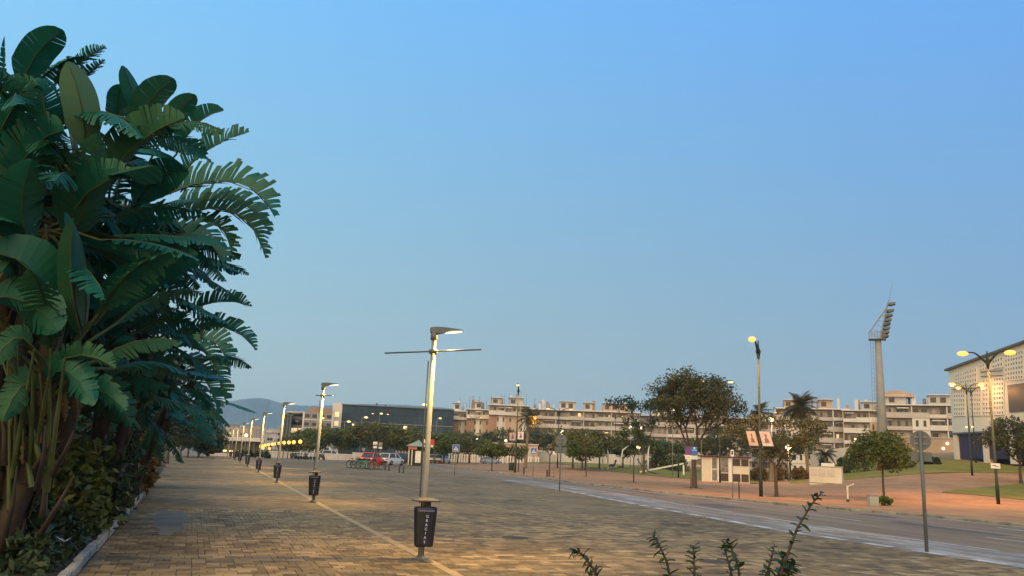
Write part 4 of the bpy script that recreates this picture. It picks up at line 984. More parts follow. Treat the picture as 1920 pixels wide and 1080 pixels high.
p = at(1662,948); bush('low olive grass tuft round the foot of the twin-stemmed tree', p, 1.5, .42, 700, .09, 'lime', 321, 'grass', 'grass_tuft')
p = on(958,886,88); t = thing('litter_bin', 'dark green bin beside the foot of the bannered lamp', 'litter bin', p, face(958)); mb = MB(); mb.lathe([(.22,.25),(.26,.3),(.28,1.05),(.24,1.1)], n=12); mb.build('body', M_['green'], t); mb = MB(); mb.tube([(.3,0,0),(.3,0,1.3)], .03, 6); mb.build('post', M_['green'], t)

# kiosk with poster columns
D = 86; p = on(1316,901,D); k = D/FPX; t = thing('street_kiosk', 'cream kiosk with a dark flat roof, poster columns and dark square panels', 'kiosk', p, face(1359)); Wk, Hk, Dk = 86*k, 2.55, 2.4
mb = MB(); mb.box((Wk/2,Dk/2,Hk/2),(Wk,Dk,Hk)); mb.build('wall', M_['cream'], t)
mb = MB(); mb.bbox((Wk/2-.1,Dk/2,Hk+.08),(Wk+.7,Dk+.6,.16),.03); mb.build('roof', M_['dark'], t)
def kp(nm, x0, x1, z0, z1, mt, d=.03): mb = MB(); mb.bbox(((x0+x1)/2*k, -d/2-.001, (z0+z1)/2), ((x1-x0)*k, d, z1-z0), .006); return mb.build(nm, mt, t)
for x0, x1 in ((0,1.4),(16.5,18.5),(29,33.5),(49,56)): kp('upright', x0, x1, .02, Hk-.02, M_['white_p'], .07)
gp = mat('poster_grey',(.16,.15,.15),.5,.6,3.5,co='Object'); 
for x0, x1, z0, z1 in ((18.8,27.5,1.35,2.45),(18.8,27.5,.15,1.25),(35,48,1.0,2.45),(35,48,.12,.92)):
    a = kp('poster_frame', x0-.6, x1+.6, z0-.05, z1+.05, M_['white_p'], .04); kp('poster', x0, x1, z0, z1, gp if z1 > 1 else M_['dark'], .056)
for z0, z1 in ((1.72,2.42),(.12,.9)):
    for x0, x1 in ((56.5,69.5),(71.5,84.5)): kp('dark_panel', x0, x1, z0, z1, M_['dark'], .05)
for i, (z0, z1, c) in enumerate(((1.5,2.4,(.32,.10,.16)),(.75,1.4,(.16,.26,.36)),(.1,.65,(.5,.18,.14)))):
    mb = MB(); mb.bbox((-.02,1.2,(z0+z1)/2),(.05,1.7,z1-z0),.006); mb.build('side_poster', mat('side_poster%d' % i,c,.5,.6,3,co='Object'), t)
# white service cabinet
D = 78; p = on(1518,906,D); k = D/FPX; t = thing('service_cabinet', 'long white service cabinet with square panels at the lawn edge', 'cabinet', p, face(1546)-.12); W_, H_ = 57*k, 34*k
mb = MB(); mb.bbox((W_/2,.6,H_/2-.05),(W_,1.2,H_+.1),.03); mb.build('body', M_['cream'], t)
mb = MB(); mb.bbox((W_/2,.6,H_+.03),(W_+.12,1.3,.07),.02); mb.build('lid', mat('cabinet_lid',(.42,.33,.26),.7,.2,2,co='Object'), t)
mb = MB(); mb.bbox((W_*.57,.55,H_+.2),(1.15,.8,.3),.03); mb.build('top_box', M_['white_p'], t)
for i, (x0, x1) in enumerate(((.05,.24),(.29,.50),(.56,.78))):
    mb = MB(); mb.bbox(((x0+x1)/2*W_,-.012,H_*.68),((x1-x0)*W_,.024,H_*.38),.008); mb.build('panel', mat('cabinet_panel%d' % i,(.50,.42,.38),.6,.15,2,co='Object'), t)
mb = MB(); mb.box((W_*.5,-.004,H_*.12),(W_*.98,.01,.05)); mb.build('seam', M_['dark'], t)
# playground and sculpture in the park
t = thing('slanted_beam', 'long white beam slanting up to a white post in the park', 'sculpture', on(1200,872,118), face(1240)); k = 118/FPX
mb = MB(); mb.bar((0,0,.15),(80*k,0,16*k+.35),.22,.2); mb.build('beam', M_['white_p'], t); mb = MB(); mb.box((80*k,0,(15*k+.2)/2),(.22,.22,15*k+.2)); mb.build('post', M_['white_p'], t)
for px, py, top, D, bend, lb in ((1140,868,812,125,-.5,'tall white curved pole bending left in the park'),(1164,864,838,130,.8,'short pale curved pole leaning right in the park'),(1130,869,812,126,0,'straight thin white pole beside the curved one'),(1215,870,838,119,.1,'white post left of the slanted beam'),):
    p = on(px, py, D); H = R(px,top,D).z; t = thing('curved_pole', lb, 'pole', p, face(px)); mb = MB(); mb.tube([(0,0,0),(.05*bend,0,H*.4),(.6*bend*.6,0,H*.8),(bend*1.6,0,H)], [.12,.13,.11,.05], 8); mb.build('pole', M_['white_p'], t)
t = thing('arched_bar', 'dark bent bar crossing the foot of the slanted beam', 'sculpture', on(1216,876,116), face(1216)); mb = MB(); mb.tube([(-1.6,0,2.0),(-1.0,0,1.1),(0,0,.35),(1.2,0,.05)], .12, 8); mb.build('bar', M_['galvd'], t)
for px, py, lb, s in ((1148,882,'larger dark spring rider toy on the lawn',1),(1163,880,'smaller dark spring rider toy on the lawn',.75)):
    t = thing('spring_rider', lb, 'playground toy', on(px, py, 128), face(px)+.4); mb = MB()
    mb.tube([(.12*math.cos(a*.9)*s,.12*math.sin(a*.9)*s,.04+.05*a*s) for a in range(9)], .03*s, 5); mb.build('spring', M_['galvd'], t)
    mb = MB(); mb.tube([(-.6*s,0,.55*s),(-.2*s,0,.75*s),(.2*s,0,.7*s),(.45*s,0,1.0*s),(.5*s,0,1.35*s)], [.08*s,.2*s,.2*s,.14*s,.1*s], 8); mb.sphere((.55*s,0,1.42*s),.17*s,8,6,(1.3,.8,.9)); mb.build('body', M_['dark'], t)
    mb = MB(); mb.tube([(.3*s,-.25*s,1.1*s),(.3*s,.25*s,1.1*s)], .03*s, 5); mb.build('handle', M_['galv'], t)
p = on(1272,893,100); t = thing('green_post', 'dark green lamp shaft standing in the lawn left of the parking sign', 'post', p); mb = MB(); mb.tube([(0,0,0),(0,0,3.0)], [.1,.09], 8); mb.build('shaft', M_['green'], t); mb = MB(); mb.sphere((0,0,3.05),.14,8,6); mb.build('cap', M_['green'], t)

# ------------------------------------------------------------ buildings
wallc = mat('cream_render',(.44,.40,.37),.85,.15,.15,bmp=.1); wallg = mat('pale_grey_render',(.42,.39,.375),.85,.15,.15); brick = mat('brick_facing',(.30,.185,.135),.9,.18,.2); brick2 = mat('tan_facing',(.42,.30,.22),.9,.15,.2)
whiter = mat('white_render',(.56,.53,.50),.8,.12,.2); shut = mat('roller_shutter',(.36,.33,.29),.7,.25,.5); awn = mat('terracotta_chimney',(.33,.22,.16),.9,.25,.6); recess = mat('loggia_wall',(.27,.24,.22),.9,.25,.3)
litw = glow('lit_window',(1,.72,.38),.55)
def bframe(px, D, skew=0):
    p = R(px, 860, D); p.z = 0
    return p, face(px)+skew
def unbox(): mb = MB(); mb.box((0,0,0),(1,1,1)); return mb
_box = {}
def boxpart(nm, mt, par, c, d):
    """a plain block part that shares one unit mesh per material"""
    k = (nm, mt.name)
    if k not in _box: _box[k] = unbox().mesh(nm, mt)
    o = put(nm, _box[k], par, c); o.scale = d; return o
def apartments(label, x0, x1, D, top, floors, depth=14, skew=0, wall=None, band=None, bay=4.6, seed=1, pent=((.2,.35),), chim=6, poles=0, style='band', zbase=0, group='apartment blocks beyond the park', top_terrace=True, strips=()):
    rg = random.Random(seed); p, rz = bframe(x0, D, 0); rz = face((x0+x1)/2)+skew; k = D/FPX; W = (x1-x0)*k/max(.5, math.cos(skew)); H = R((x0+x1)/2, top, D).z-zbase; p.z = zbase
    wall = wall or wallc; band = band or wallg
    t = thing('apartment_building', label, 'apartment building', p, rz, group); fh = H/floors; nb = max(1, round(W/bay)); bw = W/nb; out = 1.2
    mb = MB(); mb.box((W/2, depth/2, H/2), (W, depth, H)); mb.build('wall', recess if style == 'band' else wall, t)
    mb = MB(); mb.bbox((W/2, depth/2-out*.5, H+.16), (W+.8, depth+out+.6, .34), .05); mb.build('roof', whiter, t)
    for f in range(floors):
        z = f*fh; topf = f == floors-1 and top_terrace
        if style == 'band' or topf:
            boxpart('floor_slab', band, t, (W/2, -out/2-.003, z+.06), (W+.02, out, .24))
        for b in range(nb):
            xc = (b+.5)*bw; solid = any(a <= (b+.5)/nb < c_ for a, c_ in strips)
            if style == 'band' or topf:
                if not solid or topf:
                    bh = rg.choice((.38,.38,.36,.24)); boxpart('balcony', band if rg.random() < .85 else wall, t, (xc, -out+.07, z+.18+fh*bh/2), (bw-.05, .16, fh*bh))
                    if bh < .3: boxpart('railing', M_['galvd'], t, (xc, -out+.07, z+.18+fh*.36), (bw-.1, .06, .08))
                    for wx0 in (-.27,.2): boxpart('window', (M_['glass'] if rg.random() < .975 else litw) if rg.random() < .72 else shut, t, (xc+(wx0+rg.uniform(-.06,.06))*bw, -.03, z+.2+fh*.40), (bw*rg.choice((.16,.24,.32)), .08, fh*rg.choice((.56,.66))))
                    if rg.random() < .35: boxpart('shutter', shut, t, (xc+bw*.38, -.05, z+.2+fh*.42), (bw*.18, .1, fh*.68))
                    if rg.random() < .26: boxpart('awning', rg.choice((awn, whiter, shut, recess)), t, (xc, -out+.1, z+fh*.80), (bw*.7, .5, .28))
                    if b % 2 == 0: boxpart('pillar', wall, t, (b*bw+.01, -out/2, z+fh*.55), (.30, out-.04, fh*.80))
                else:
                    boxpart('wall_panel', wall, t, (xc, -out*.45, z+fh*.5), (bw+.01, out*.9-.02, fh-.003))
                    for s in (-.22,.22): boxpart('window', M_['glass'], t, (xc+bw*s, -out*.9-.02, z+fh*.55), (bw*.16, .06, fh*.5))
            else:
                kind = b % 3
                if kind == 0: boxpart('brick_panel', brick if (b//3) % 2 == 0 else brick2, t, (xc, -.12, z+fh*.5), (bw*.94, .24, fh-.004))
                elif kind == 1:
                    boxpart('white_strip', whiter, t, (xc, -.07, z+fh*.5), (bw*.5, .14, fh-.004))
                    for s in (-.33,.33): boxpart('window', M_['glass'], t, (xc+bw*s, -.03, z+fh*.5), (bw*.22, .06, fh*.42))
                else:
                    boxpart('brick_panel', brick2, t, (xc, -.10, z+fh*.5), (bw*.7, .20, fh-.004))
                    boxpart('window', M_['glass'] if rg.random() < .85 else litw, t, (xc+bw*.2, -.22, z+fh*.5), (bw*.2, .06, fh*.4))
    for a, b in pent:
        w = (b-a)*W; h = rg.uniform(2.2,2.9); mb = MB(); mb.box((a*W+w/2, depth*.45, H+.33+h/2), (w, depth*.5, h)); ph = mb.build('penthouse', rg.choice((wallc,whiter,brick2)), t)
        mb = MB(); mb.bbox((a*W+w/2, depth*.42, H+.33+h+.1), (w+.6, depth*.56, .2), .04); mb.build('penthouse_roof', whiter, t)
        for q in range(max(1, int(w/2.4))): boxpart('window', M_['glass'], ph, (a*W+1.2+q*2.4, depth*.2-.03, H+.33+h*.55), (1.4, .08, h*.5))
    for c_ in range(chim):
        x = rg.uniform(.04,.96)*W; h = rg.uniform(1.6,3.6); boxpart('chimney', awn if rg.random() < .7 else whiter, t, (x, rg.uniform(.2,.6)*depth, H+.33+h/2), (rg.uniform(.5,1.0), .7, h))
    if poles:
        mb = MB()
        for c_ in range(poles):
            x = rg.uniform(.02,.98)*W; h = rg.uniform(2.0,5.0); y_ = rg.uniform(.05,.4)*depth; mb.tube([(x,y_,H+.2),(x,y_,H+.2+h)], .07, 4)
            if rg.random() < .4: mb.bar((x-.5,y_,H+h),(x+.5,y_,H+h),.04)
        mb.build('aerial', M_['galv'], t)
    return t
apartments('left brick tower of the stepped apartment group, lowest of the three', 842, 872, 266, 771, 6, seed=1, style='brick', bay=2.5, pent=((.1,.5),), chim=4, poles=4, band=whiter)
apartments('middle brick tower of the stepped apartment group, white loggia on top', 871, 914, 262, 768, 6, seed=2, style='brick', bay=2.6, pent=((.35,.6),), chim=6, poles=9, band=whiter)
apartments('tallest brick tower of the stepped group, its white crown full of aerials', 913, 988, 258, 760, 6, seed=3, style='brick', bay=2.8, pent=((.05,.3),(.5,.85)), chim=9, poles=10, band=whiter)
apartments('long banded apartment block with pale balcony bands and dark recesses', 988, 1196, 264, 771, 6, seed=4, bay=4.4, pent=((.28,.42),(.50,.58),(.68,.92)), chim=14, poles=4, strips=((.72,.78),))
apartments('pale apartment block seen in pieces behind the large tree', 1199, 1402, 275, 783, 5, seed=5, bay=4.6, pent=((.1,.3),(.6,.8)), chim=10, wall=whiter, band=wallc)
apartments('grey-white balcony block behind the tall palm, chimneys on its roof', 1456, 1583, 238, 768, 6, seed=6, bay=4.2, pent=((.12,.42),(.62,.8)), chim=10, strips=((.3,.45),), wall=whiter)
apartments('narrow cream wing with a glazed stair left of the floodlight tower', 1584, 1652, 228, 771, 6, seed=7, bay=3.4, pent=((.5,.95),), chim=6, strips=((.4,.5),(.62,.85)), wall=brick2, band=whiter)
t = apartments('right cream apartment block with an arched roof beside the arena', 1650, 1795, 224, 762, 6, seed=8, bay=3.9, pent=((.0,.34),(.6,.86)), chim=9, strips=((.38,.62),), wall=whiter, band=wallc)
mb = MB(); k = 224/FPX; w_ = 62*k; Hh = R(1722,762,224).z; n = 12; poly = [(w_*i/n, 1.2*math.sin(PI*i/n)) for i in range(n+1)]
M4 = Matrix.Translation((.3, 9, Hh+3.2)) @ Matrix.Rotation(PI/2, 4, 'X'); mb.prism([(0,-.6),(w_,-.6)]+poly[::-1], 7, M4); mb.build('arched_roof', brick2, t)
apartments('far cream block filling the gap between the large tree and the tall palm', 1398, 1462, 285, 790, 5, seed=15, bay=4.4, pent=((.3,.6),), chim=4, wall=wallc, band=wallg)
# grey office and dark glass block
def block(label, x0, x1, D, top, mt, depth, cat='office building', name='office_building', zb=0, skew=0):
    p, _ = bframe(x0, D); p.z = zb; k = D/FPX; W = (x1-x0)*k; H = R((x0+x1)/2, top, D).z-zb
    t = thing(name, label, cat, p, face((x0+x1)/2)+skew); mb = MB(); mb.box((W/2,depth/2,H/2),(W,depth,H)); mb.build('wall', mt, t); return t, W, H, k
dglass = mat('dark_facade_panel',(.032,.055,.080),.5,.25,.05,isl=.14,spec=.12); dwall = mat('facade_frame',(.04,.058,.075),.7,.2,.3,spec=.1)
t, W, H, k = block('long dark glass office block with thin pale floor lines', 634, 846, 250, 762, dwall, 25)
nc, nr = 22, 6
for r_ in range(nr):
    for c_ in range(nc):
        boxpart('facade_panel', dglass, t, ((c_+.5)*W/nc, -.06, (r_+.5)*H/nr), (W/nc-.06, .14, H/nr-.07))
for z in (.42,.66): boxpart('floor_line', M_['galv'], t, (W/2, -.20, z*H), (W, .14, .20))
for i, x in enumerate((.12,.34,.55)):
    boxpart('lit_window', glow('office_light',(1,.85,.5),1.0) if 'office_light' not in bpy.data.materials else bpy.data.materials['office_light'], t, ((int(x*nc)+.5)*W/nc, -.15, (3.5 if i != 1 else 2.5)*H/nr), (W/nc*.7, .06, H/nr*.55))
mb = MB()
for x, h in ((.30,1.4),(.38,1.1),(.34,.5)): mb.box((x*W,6,H+h/2),(.5 if h > 1 else 14,.5,h if h > 1 else .3))
mb.box((.65*W,6,H+.4),(16,3,.3)); mb.build('roof_plant', M_['head'], t)
boxpart('parapet', M_['head'], t, (W/2, 12, H+.15), (W+.4, 25, .3))
mb = MB(); mb.box((-9*k,6,H/2+.3),(18*k,12,H+.6)); e = mb.build('pale_stair_end', whiter, t)
for z in (.45,.62,.8): boxpart('lit_window', LED if z < .5 else litw, t, (-9*k, -.06, z*H), (8*k, .12, 1.5))
t, W, H, k = block('grey office building with strip windows and a brown roof storey', 562, 616, 240, 772, mat('grey_cladding',(.22,.22,.22),.7,.15,.2), 16)
for f in range(5):
    for c_ in range(4): boxpart('window', M_['glass'], t, ((c_+.5)*W/4, -.05, (f+.55)*H/5), (W/4*.62, .12, H/5*.38))
    boxpart('floor_line', whiter, t, (W/2, -.08, f*H/5+.2), (W, .16, .3))
for c_ in range(3): boxpart('pillar', whiter, t, (c_*W/2, -.10, H/2), (.5, .22, H-.01))
boxpart('roof_storey', brick, t, (W*.55, 8, H+.7), (W*.8, 14, 1.4))
mb = MB(); mb.lathe([(3.4,0),(3.4,H*.96),(3.55,H*.96),(3.55,H)], (-10*k,4,0), 20); cg = mb.build('round_corner', wallg, t)
for f in range(5): mb = MB(); mb.lathe([(3.46,f*H/5+1.0),(3.46,f*H/5+2.4)], (-10*k,4,0), 20); mb.build('window_band', M_['glass'] if f != 2 else litw, t)
t, W, H, k = block('slim dark tower with a flat top left of the grey office', 524, 540, 236, 778, dwall, 8, 'tower', 'slim_tower')
for c_ in range(3): boxpart('fin', M_['head'], t, ((c_+.5)*W/3, -.1, H/2), (W/3*.5, .2, H*.96))
boxpart('roof', M_['head'], t, (W/2, 4, H+.15), (W+.6, 8.6, .3))
# pavilion with a flat roof, lit inside
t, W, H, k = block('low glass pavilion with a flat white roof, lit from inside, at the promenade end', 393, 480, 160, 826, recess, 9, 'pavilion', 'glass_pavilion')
boxpart('roof', whiter, t, (W/2, 3.5, H+.35), (W+1.2, 13, .75))
for c_ in range(9): boxpart('column', M_['galv'], t, (c_*W/8, -2.2, H/2), (.14, .14, H))
for c_ in range(8): boxpart('window', mat('lamp_lit_glass',(.14,.11,.05),.3,.5,.8) if 'lamp_lit_glass' not in bpy.data.materials else bpy.data.materials['lamp_lit_glass'], t, ((c_+.5)*W/8, -.06, H*.5), (W/8-.15, .1, H*.86))
for c_ in (2,3,4,5): boxpart('light_strip', glow('warm_strip',(1,.78,.3),4) if 'warm_strip' not in bpy.data.materials else bpy.data.materials['warm_strip'], t, ((c_+.3)*W/8, -.3, .5), (W/8*.6, .06, .22))
# pink hall, picket fence, long grey wall
t, W, H, k = block('low pink hall with pale sheet panels behind the white picket fence', 880, 1008, 195, 832, mat('pink_render',(.50,.33,.26),.85,.12,.15), 14, 'hall', 'low_hall')
for c_ in range(10): boxpart('wall_panel', brick2 if c_ % 3 == 0 else wallc, t, ((c_+.5)*W/10, -.05, H*.42), (W/10-.2, .1, H*.7))
boxpart('roof', whiter, t, (W/2, 6.9, H+.1), (W+.3, 14.4, .22))
for c_ in range(4): boxpart('door', M_['dark'], t, ((c_*2+2)*W/10, -.12, 1.1), (1.2, .08, 2.2))
def picket(label, x0, x1, D, top, step, mt):
    p, rz = bframe(x0, D); k = D/FPX; W = (x1-x0)*k; H = R((x0+x1)/2, top, D).z; t = thing('picket_fence', label, 'fence', p, face((x0+x1)/2)); n = int(W/step)
    for i in range(n+1): boxpart('picket', mt, t, (i*W/n, 0, H/2), (step*.45, .06, H))
    for z in (.25,.85): boxpart('rail', mt, t, (W/2, .06, z*H), (W, .05, .1))
picket('white picket fence in front of the pink hall', 842, 1010, 180, 853, .55, M_['white_p'])
picket('grey steel railing before the tree row by the white car', 742, 800, 135, 846, .5, M_['galv'])
def long_wall(label, x0, x1, D, top, mt, cap=True, name='garden_wall', n=14, th=.3):
    p, rz = bframe(x0, D); k = D/FPX; W = (x1-x0)*k; H = R((x0+x1)/2, top, D).z; t = thing(name, label, 'wall', p, face((x0+x1)/2))
    for i in range(n): boxpart('wall_panel', mt, t, ((i+.5)*W/n, 0, H/2), (W/n-.04, th, H))
    if cap: boxpart('coping', whiter, t, (W/2, 0, H+.05), (W+.1, th+.12, .1))
long_wall('long grey wall closing the park behind the lawn trees', 1008, 1300, 200, 853, wallg)
long_wall('low white wall under the row of yellow globes', 500, 660, 128, 850, wallc, n=22)
long_wall('pale boundary wall left of the white car, by the tree row', 660, 742, 138, 851, wallc, n=9)
long_wall('low stone wall at the end of the paving, left of the planters', 385, 442, 123, 851, wallc, n=8)
# curved beige wall and boundary wall on the bank
cw = thing('curved_wall', 'curved beige wall rising on the bank behind the white service cabinet', 'wall', on(1520,868,140)); q = [(1519,852,140),(1545,845,137),(1575,840,135),(1610,836,133),(1650,833,132),(1700,834,134)]; o = cw.location
for (a, ta, da), (b, tb, db) in zip(q, q[1:]):
    for s in range(2):
        f0, f1 = s/2, (s+1)/2; A = R(a+(b-a)*f0, ta+(tb-ta)*f0, da+(db-da)*f0); B = R(a+(b-a)*f1, ta+(tb-ta)*f1, da+(db-da)*f1); n_ = Vector((A.y-B.y, B.x-A.x, 0)).normalized()*-.35
        mb = MB(); z0 = 0; mb.add([(A.x,A.y,z0),(B.x,B.y,z0),(B.x,B.y,B.z),(A.x,A.y,A.z),(A.x-n_.x,A.y-n_.y,z0),(B.x-n_.x,B.y-n_.y,z0),(B.x-n_.x,B.y-n_.y,B.z),(A.x-n_.x,A.y-n_.y,A.z)], [(0,1,2,3),(5,4,7,6),(3,2,6,7),(4,0,3,7),(1,5,6,2)])
        mb.v = [(x-o.x,y_-o.y,z-o.z) for x, y_, z in mb.v]; mb.build('wall_panel', wallc, cw)
t, W, H, k = block('plain beige wall building below the right apartments, two wall lamps on it', 1655, 1800, 165, 822, brick2, 6, 'wall building', 'plain_building')
for px, py in ((1764,833),(1783,833),(1757,842)):
    x = (px-1655)*k; mb = MB(); mb.sphere((x,-.2,R(px,py,165).z),.3,8,6); mb.build('wall_lamp', GLBW, t)
boxpart('door', M_['dark'], t, ((1752-1655)*k, -.05, 2.9), (3.2,.1,2.6)); boxpart('coping', wallc, t, (W/2, 3, H+.1), (W+.3, 6.3, .2))

# ------------------------------------------------------------ arena
Lp, Rp = R(1786, 812, 120), R(1920, 812, 103); Lp.z = Rp.z = 0; ax = (Rp-Lp).normalized(); ay = Vector((-ax.y, ax.x, 0)); az_ = math.atan2(ax.y, ax.x)
gA = ground_z(Lp.x, Lp.y)
ar = thing('arena', 'big cream arena hall with perforated panels above a purple base', 'arena', (Lp.x, Lp.y, 0), az_)
def fac(X, Y, off=0):
    """a spot of the enlarged view of the facade -> metres along and up the facade plane"""
    d = pxdir(1760+X/4.5, 640+Y/4.5); o = Vector((0,0,EYE)); tt = (Lp-ay*off-o).dot(ay)/d.dot(ay); q = o+d*tt; return (q-Lp).dot(ax), q.z
acream = mat('arena_cream',(.68,.61,.50),.75,.08,.1); aplate = mat('perforated_plate',(.70,.64,.55),.7,.08,.3); purp = mat('purple_shutter',(.035,.022,.07),.5,.25,.4); ahole = mat('panel_hole',(.05,.045,.04),.9,.2,2)
u1 = fac(720, 0)[0]; zt0 = fac(105,245)[1]; zt1 = fac(720,20)[1]; zb0 = fac(130,772)[1]; U2 = u1+30; ztE = zt1+(zt1-zt0)/u1*30
mb = MB(); DP = 40
vs = [(0,0,zb0),(U2,0,zb0),(U2,0,ztE),(0,0,zt0),(0,DP,zb0),(U2,DP,zb0),(U2,DP,ztE),(0,DP,zt0)]
mb.add(vs, [(0,1,2,3),(5,4,7,6),(4,0,3,7),(1,5,6,2),(4,5,1,0)]); mb.build('wall', acream, ar)
mb = MB(); mb.add([(-.35,-.45,zt0-.02),(U2,-.45,ztE-.02),(U2,DP,ztE),(-.35,DP,zt0),(-.35,-.45,zt0+.28),(U2,-.45,ztE+.28),(U2,DP,ztE+.3),(-.35,DP,zt0+.3)], [(3,2,1,0),(4,5,6,7),(0,1,5,4),(1,2,6,5),(2,3,7,6),(3,0,4,7)]); mb.build('roof', mat('arena_roof',(.12,.10,.09),.6,.2,.5), ar)
mb = MB(); mb.box((U2/2,DP/2+1.2,(zb0+gA-1)/2),(U2,DP-2,zb0-gA+1)); mb.build('base_wall', purp, ar)
mb = MB(); mb.box((U2/2-.1,.4,zb0-.12),(U2+.5,1.4,.24)); mb.build('ledge', M_['head'], ar)
def perforated(c4):
    """plate with punched square holes: c4 = corners (u,z) bottom-left, bottom-right, top-right, top-left"""
    (a, b, c, d) = c4; w = b[0]-a[0]; h = (d[1]-a[1]+c[1]-b[1])/2; nx, ny = max(2, round(w/.60)), max(2, round(h/.60)); hb_, bk = MB(), MB(); y0, y1 = -.14, -.03
    def P(s, t): return ((a[0]*(1-s)+b[0]*s)*(1-t)+(d[0]*(1-s)+c[0]*s)*t, (a[1]*(1-s)+b[1]*s)*(1-t)+(d[1]*(1-s)+c[1]*s)*t)
    for i in range(nx):
        for j in range(ny):
            o = [P((i+p)/nx, (j+q)/ny) for p, q in ((0,0),(1,0),(1,1),(0,1))]; n_ = [P((i+p)/nx, (j+q)/ny) for p, q in ((.24,.24),(.76,.24),(.76,.76),(.24,.76))]
            hb_.add([(x,y0,z) for x, z in o]+[(x,y0,z) for x, z in n_]+[(x,y1,z) for x, z in n_], [(e,(e+1)%4,4+(e+1)%4,4+e) for e in range(4)]+[(4+e,4+(e+1)%4,8+(e+1)%4,8+e) for e in range(4)])
            bk.add([(x,y1+.004,z) for x, z in n_], [(0,1,2,3)])
    E4 = [P(0,0),P(1,0),P(1,1),P(0,1)]; hb_.add([(x,y0,z) for x, z in E4]+[(x,.0,z) for x, z in E4], [(4+e,4+(e+1)%4,(e+1)%4,e) for e in range(4)])
    pl = hb_.build('perforated_panel', aplate, ar); bk.build('hole', ahole, pl, kind='stuff')
for q in (((145,395),(325,395),(325,215),(145,285)),((352,258),(437,240),(437,165),(352,200)),((458,236),(545,218),(545,122),(458,160)),((130,632),(228,630),(228,405),(130,408)),((262,630),(362,628),(362,398),(262,402)),((376,628),(448,626),(448,310),(376,316)),((470,624),(556,620),(556,296),(470,304)),((565,335),(720,322),(720,70),(565,112))):
    perforated([fac(*v) for v in q])
uR = u1+.4
for i in range(3): u = u1+1+i*9; perforated([(u,zb0+9),(u+8,zb0+9),(u+8,zt1+i*1.2-.8),(u,zt1+i*1.2-1.4)])
mb = MB(); a = fac(585,372); b = fac(600,600); mb.box(((a[0]+U2)/2, -.06, (a[1]+b[1])/2), (U2-a[0], .14, a[1]-b[1])); mb.build('dark_screen', mat('brown_screen',(.10,.075,.06),.5,.15,.4), ar)
for X, Y in ((368,262),(368,300)):
    a, b = fac(X,Y), fac(X+182,Y-16 if Y < 290 else Y-12); mb = MB(); mb.bar((a[0],-.2,a[1]),(b[0],-.2,b[1]),.12); mb.build('panel_rail', M_['head'], ar)
mb = MB(); a, b = fac(122,405), fac(355,392); mb.bar((a[0],-.2,a[1]),(b[0],-.2,b[1]),.1); mb.build('panel_rail', M_['head'], ar)
for X in (150,398,624,850,1080): u = fac(X,900)[0]; boxpart('pillar', acream, ar, (u, .3, (zb0+gA)/2-.4), (.95,.9,zb0-gA+.5))
for X0, X1 in ((170,380),(420,608),(640,830),(870,1060)):
    u0, u2 = fac(X0,900)[0], fac(X1,900)[0]; n_ = 6
    for i in range(n_): boxpart('purple_door', purp, ar, (u0+(i+.5)*(u2-u0)/n_, .15, (zb0-.3+gA)/2), ((u2-u0)/n_-.06, .1, zb0-.3-gA))
# concrete apron
# ------------------------------------------------------------ floodlight tower
D = 150; p = R(1657, 860, D); p.z = 0; k = D/FPX; T = thing('floodlight_tower', 'tall tapered floodlight mast with a leaning lamp frame and side ladder', 'floodlight mast', p, face(1650)); zt = R(1638,630,D).z
conc = mat('mast_concrete',(.25,.235,.22),.8,.15,.4)
mb = MB(); mb.tube([(0,0,-.5),(0,0,zt*.5),(0,0,zt)], [.98,.78,.54], 16); mb.build('mast', conc, T)
mb = MB()
for x in (-1.45,-1.0): mb.tube([(x-.15,0,2),(x+.15,0,zt)], .035, 4)
for i in range(int(zt/.8)-3): mb.bar((-1.6+.3*i*.8/zt,0,3+i*.8),(-1.05+.3*i*.8/zt,0,3+i*.8),.04)
mb.build('ladder', M_['galv'], T)
mb = MB(); mb.bbox((-.1,0,zt+.1),(3.0,2.0,.2),.04); pf = mb.build('platform', M_['galvd'], T)
mb = MB()
for x in (-1.55,-1.0,-.5,.0,.5,1.1):
    for y_ in (-.95,.95): mb.bar((x,y_,zt+.2),(x,y_,zt+1.5),.07)
for z in (.9,1.5):
    for y_ in (-.95,.95): mb.bar((-1.55,y_,zt+z),(1.3,y_,zt+z),.07)
    mb.bar((-1.55,-.95,zt+z),(-1.55,.95,zt+z),.07)
for i in range(9): mb.bar((-1.55,-.95+i*.235,zt+.2),(-1.55,-.95+i*.235,zt+1.5),.06)
mb.build('railing', M_['galv'], T)
A, B = Vector((.4,0,zt+.2)), Vector((2.0,0,zt+6.9)); mb = MB()
for y_ in (-.9,.9): mb.bar(A+Vector((0,y_,0)), B+Vector((0,y_*.6,0)), .20); mb.bar(Vector((-1.4,y_*.85,zt+1.5)), A.lerp(B,.86)+Vector((-.1,y_*.6,0)), .10)
for i in range(7): f = i/6; q = A.lerp(B, f); mb.bar(q+Vector((0,-.9+.35*f,0)), q+Vector((0,.9-.35*f,0)), .12); mb.bar(q, Vector((-1.4,0,zt+1.5)).lerp(A.lerp(B,.86), f), .06)
mb.build('lamp_frame', M_['galv'], T)
fl = MB(); fl.add([(-.1,-.4,-.22),(.1,-.4,-.3),(1.0,-.45,-.05),(1.05,-.45,.30),(.0,-.4,.25),(-.1,.4,-.22),(.1,.4,-.3),(1.0,.45,-.05),(1.05,.45,.30),(.0,.4,.25)], [(4,3,2,1,0),(5,6,7,8,9),(0,1,6,5),(1,2,7,6),(2,3,8,7),(3,4,9,8),(4,0,5,9)]); flm = fl.mesh('floodlight', M_['galvd'])
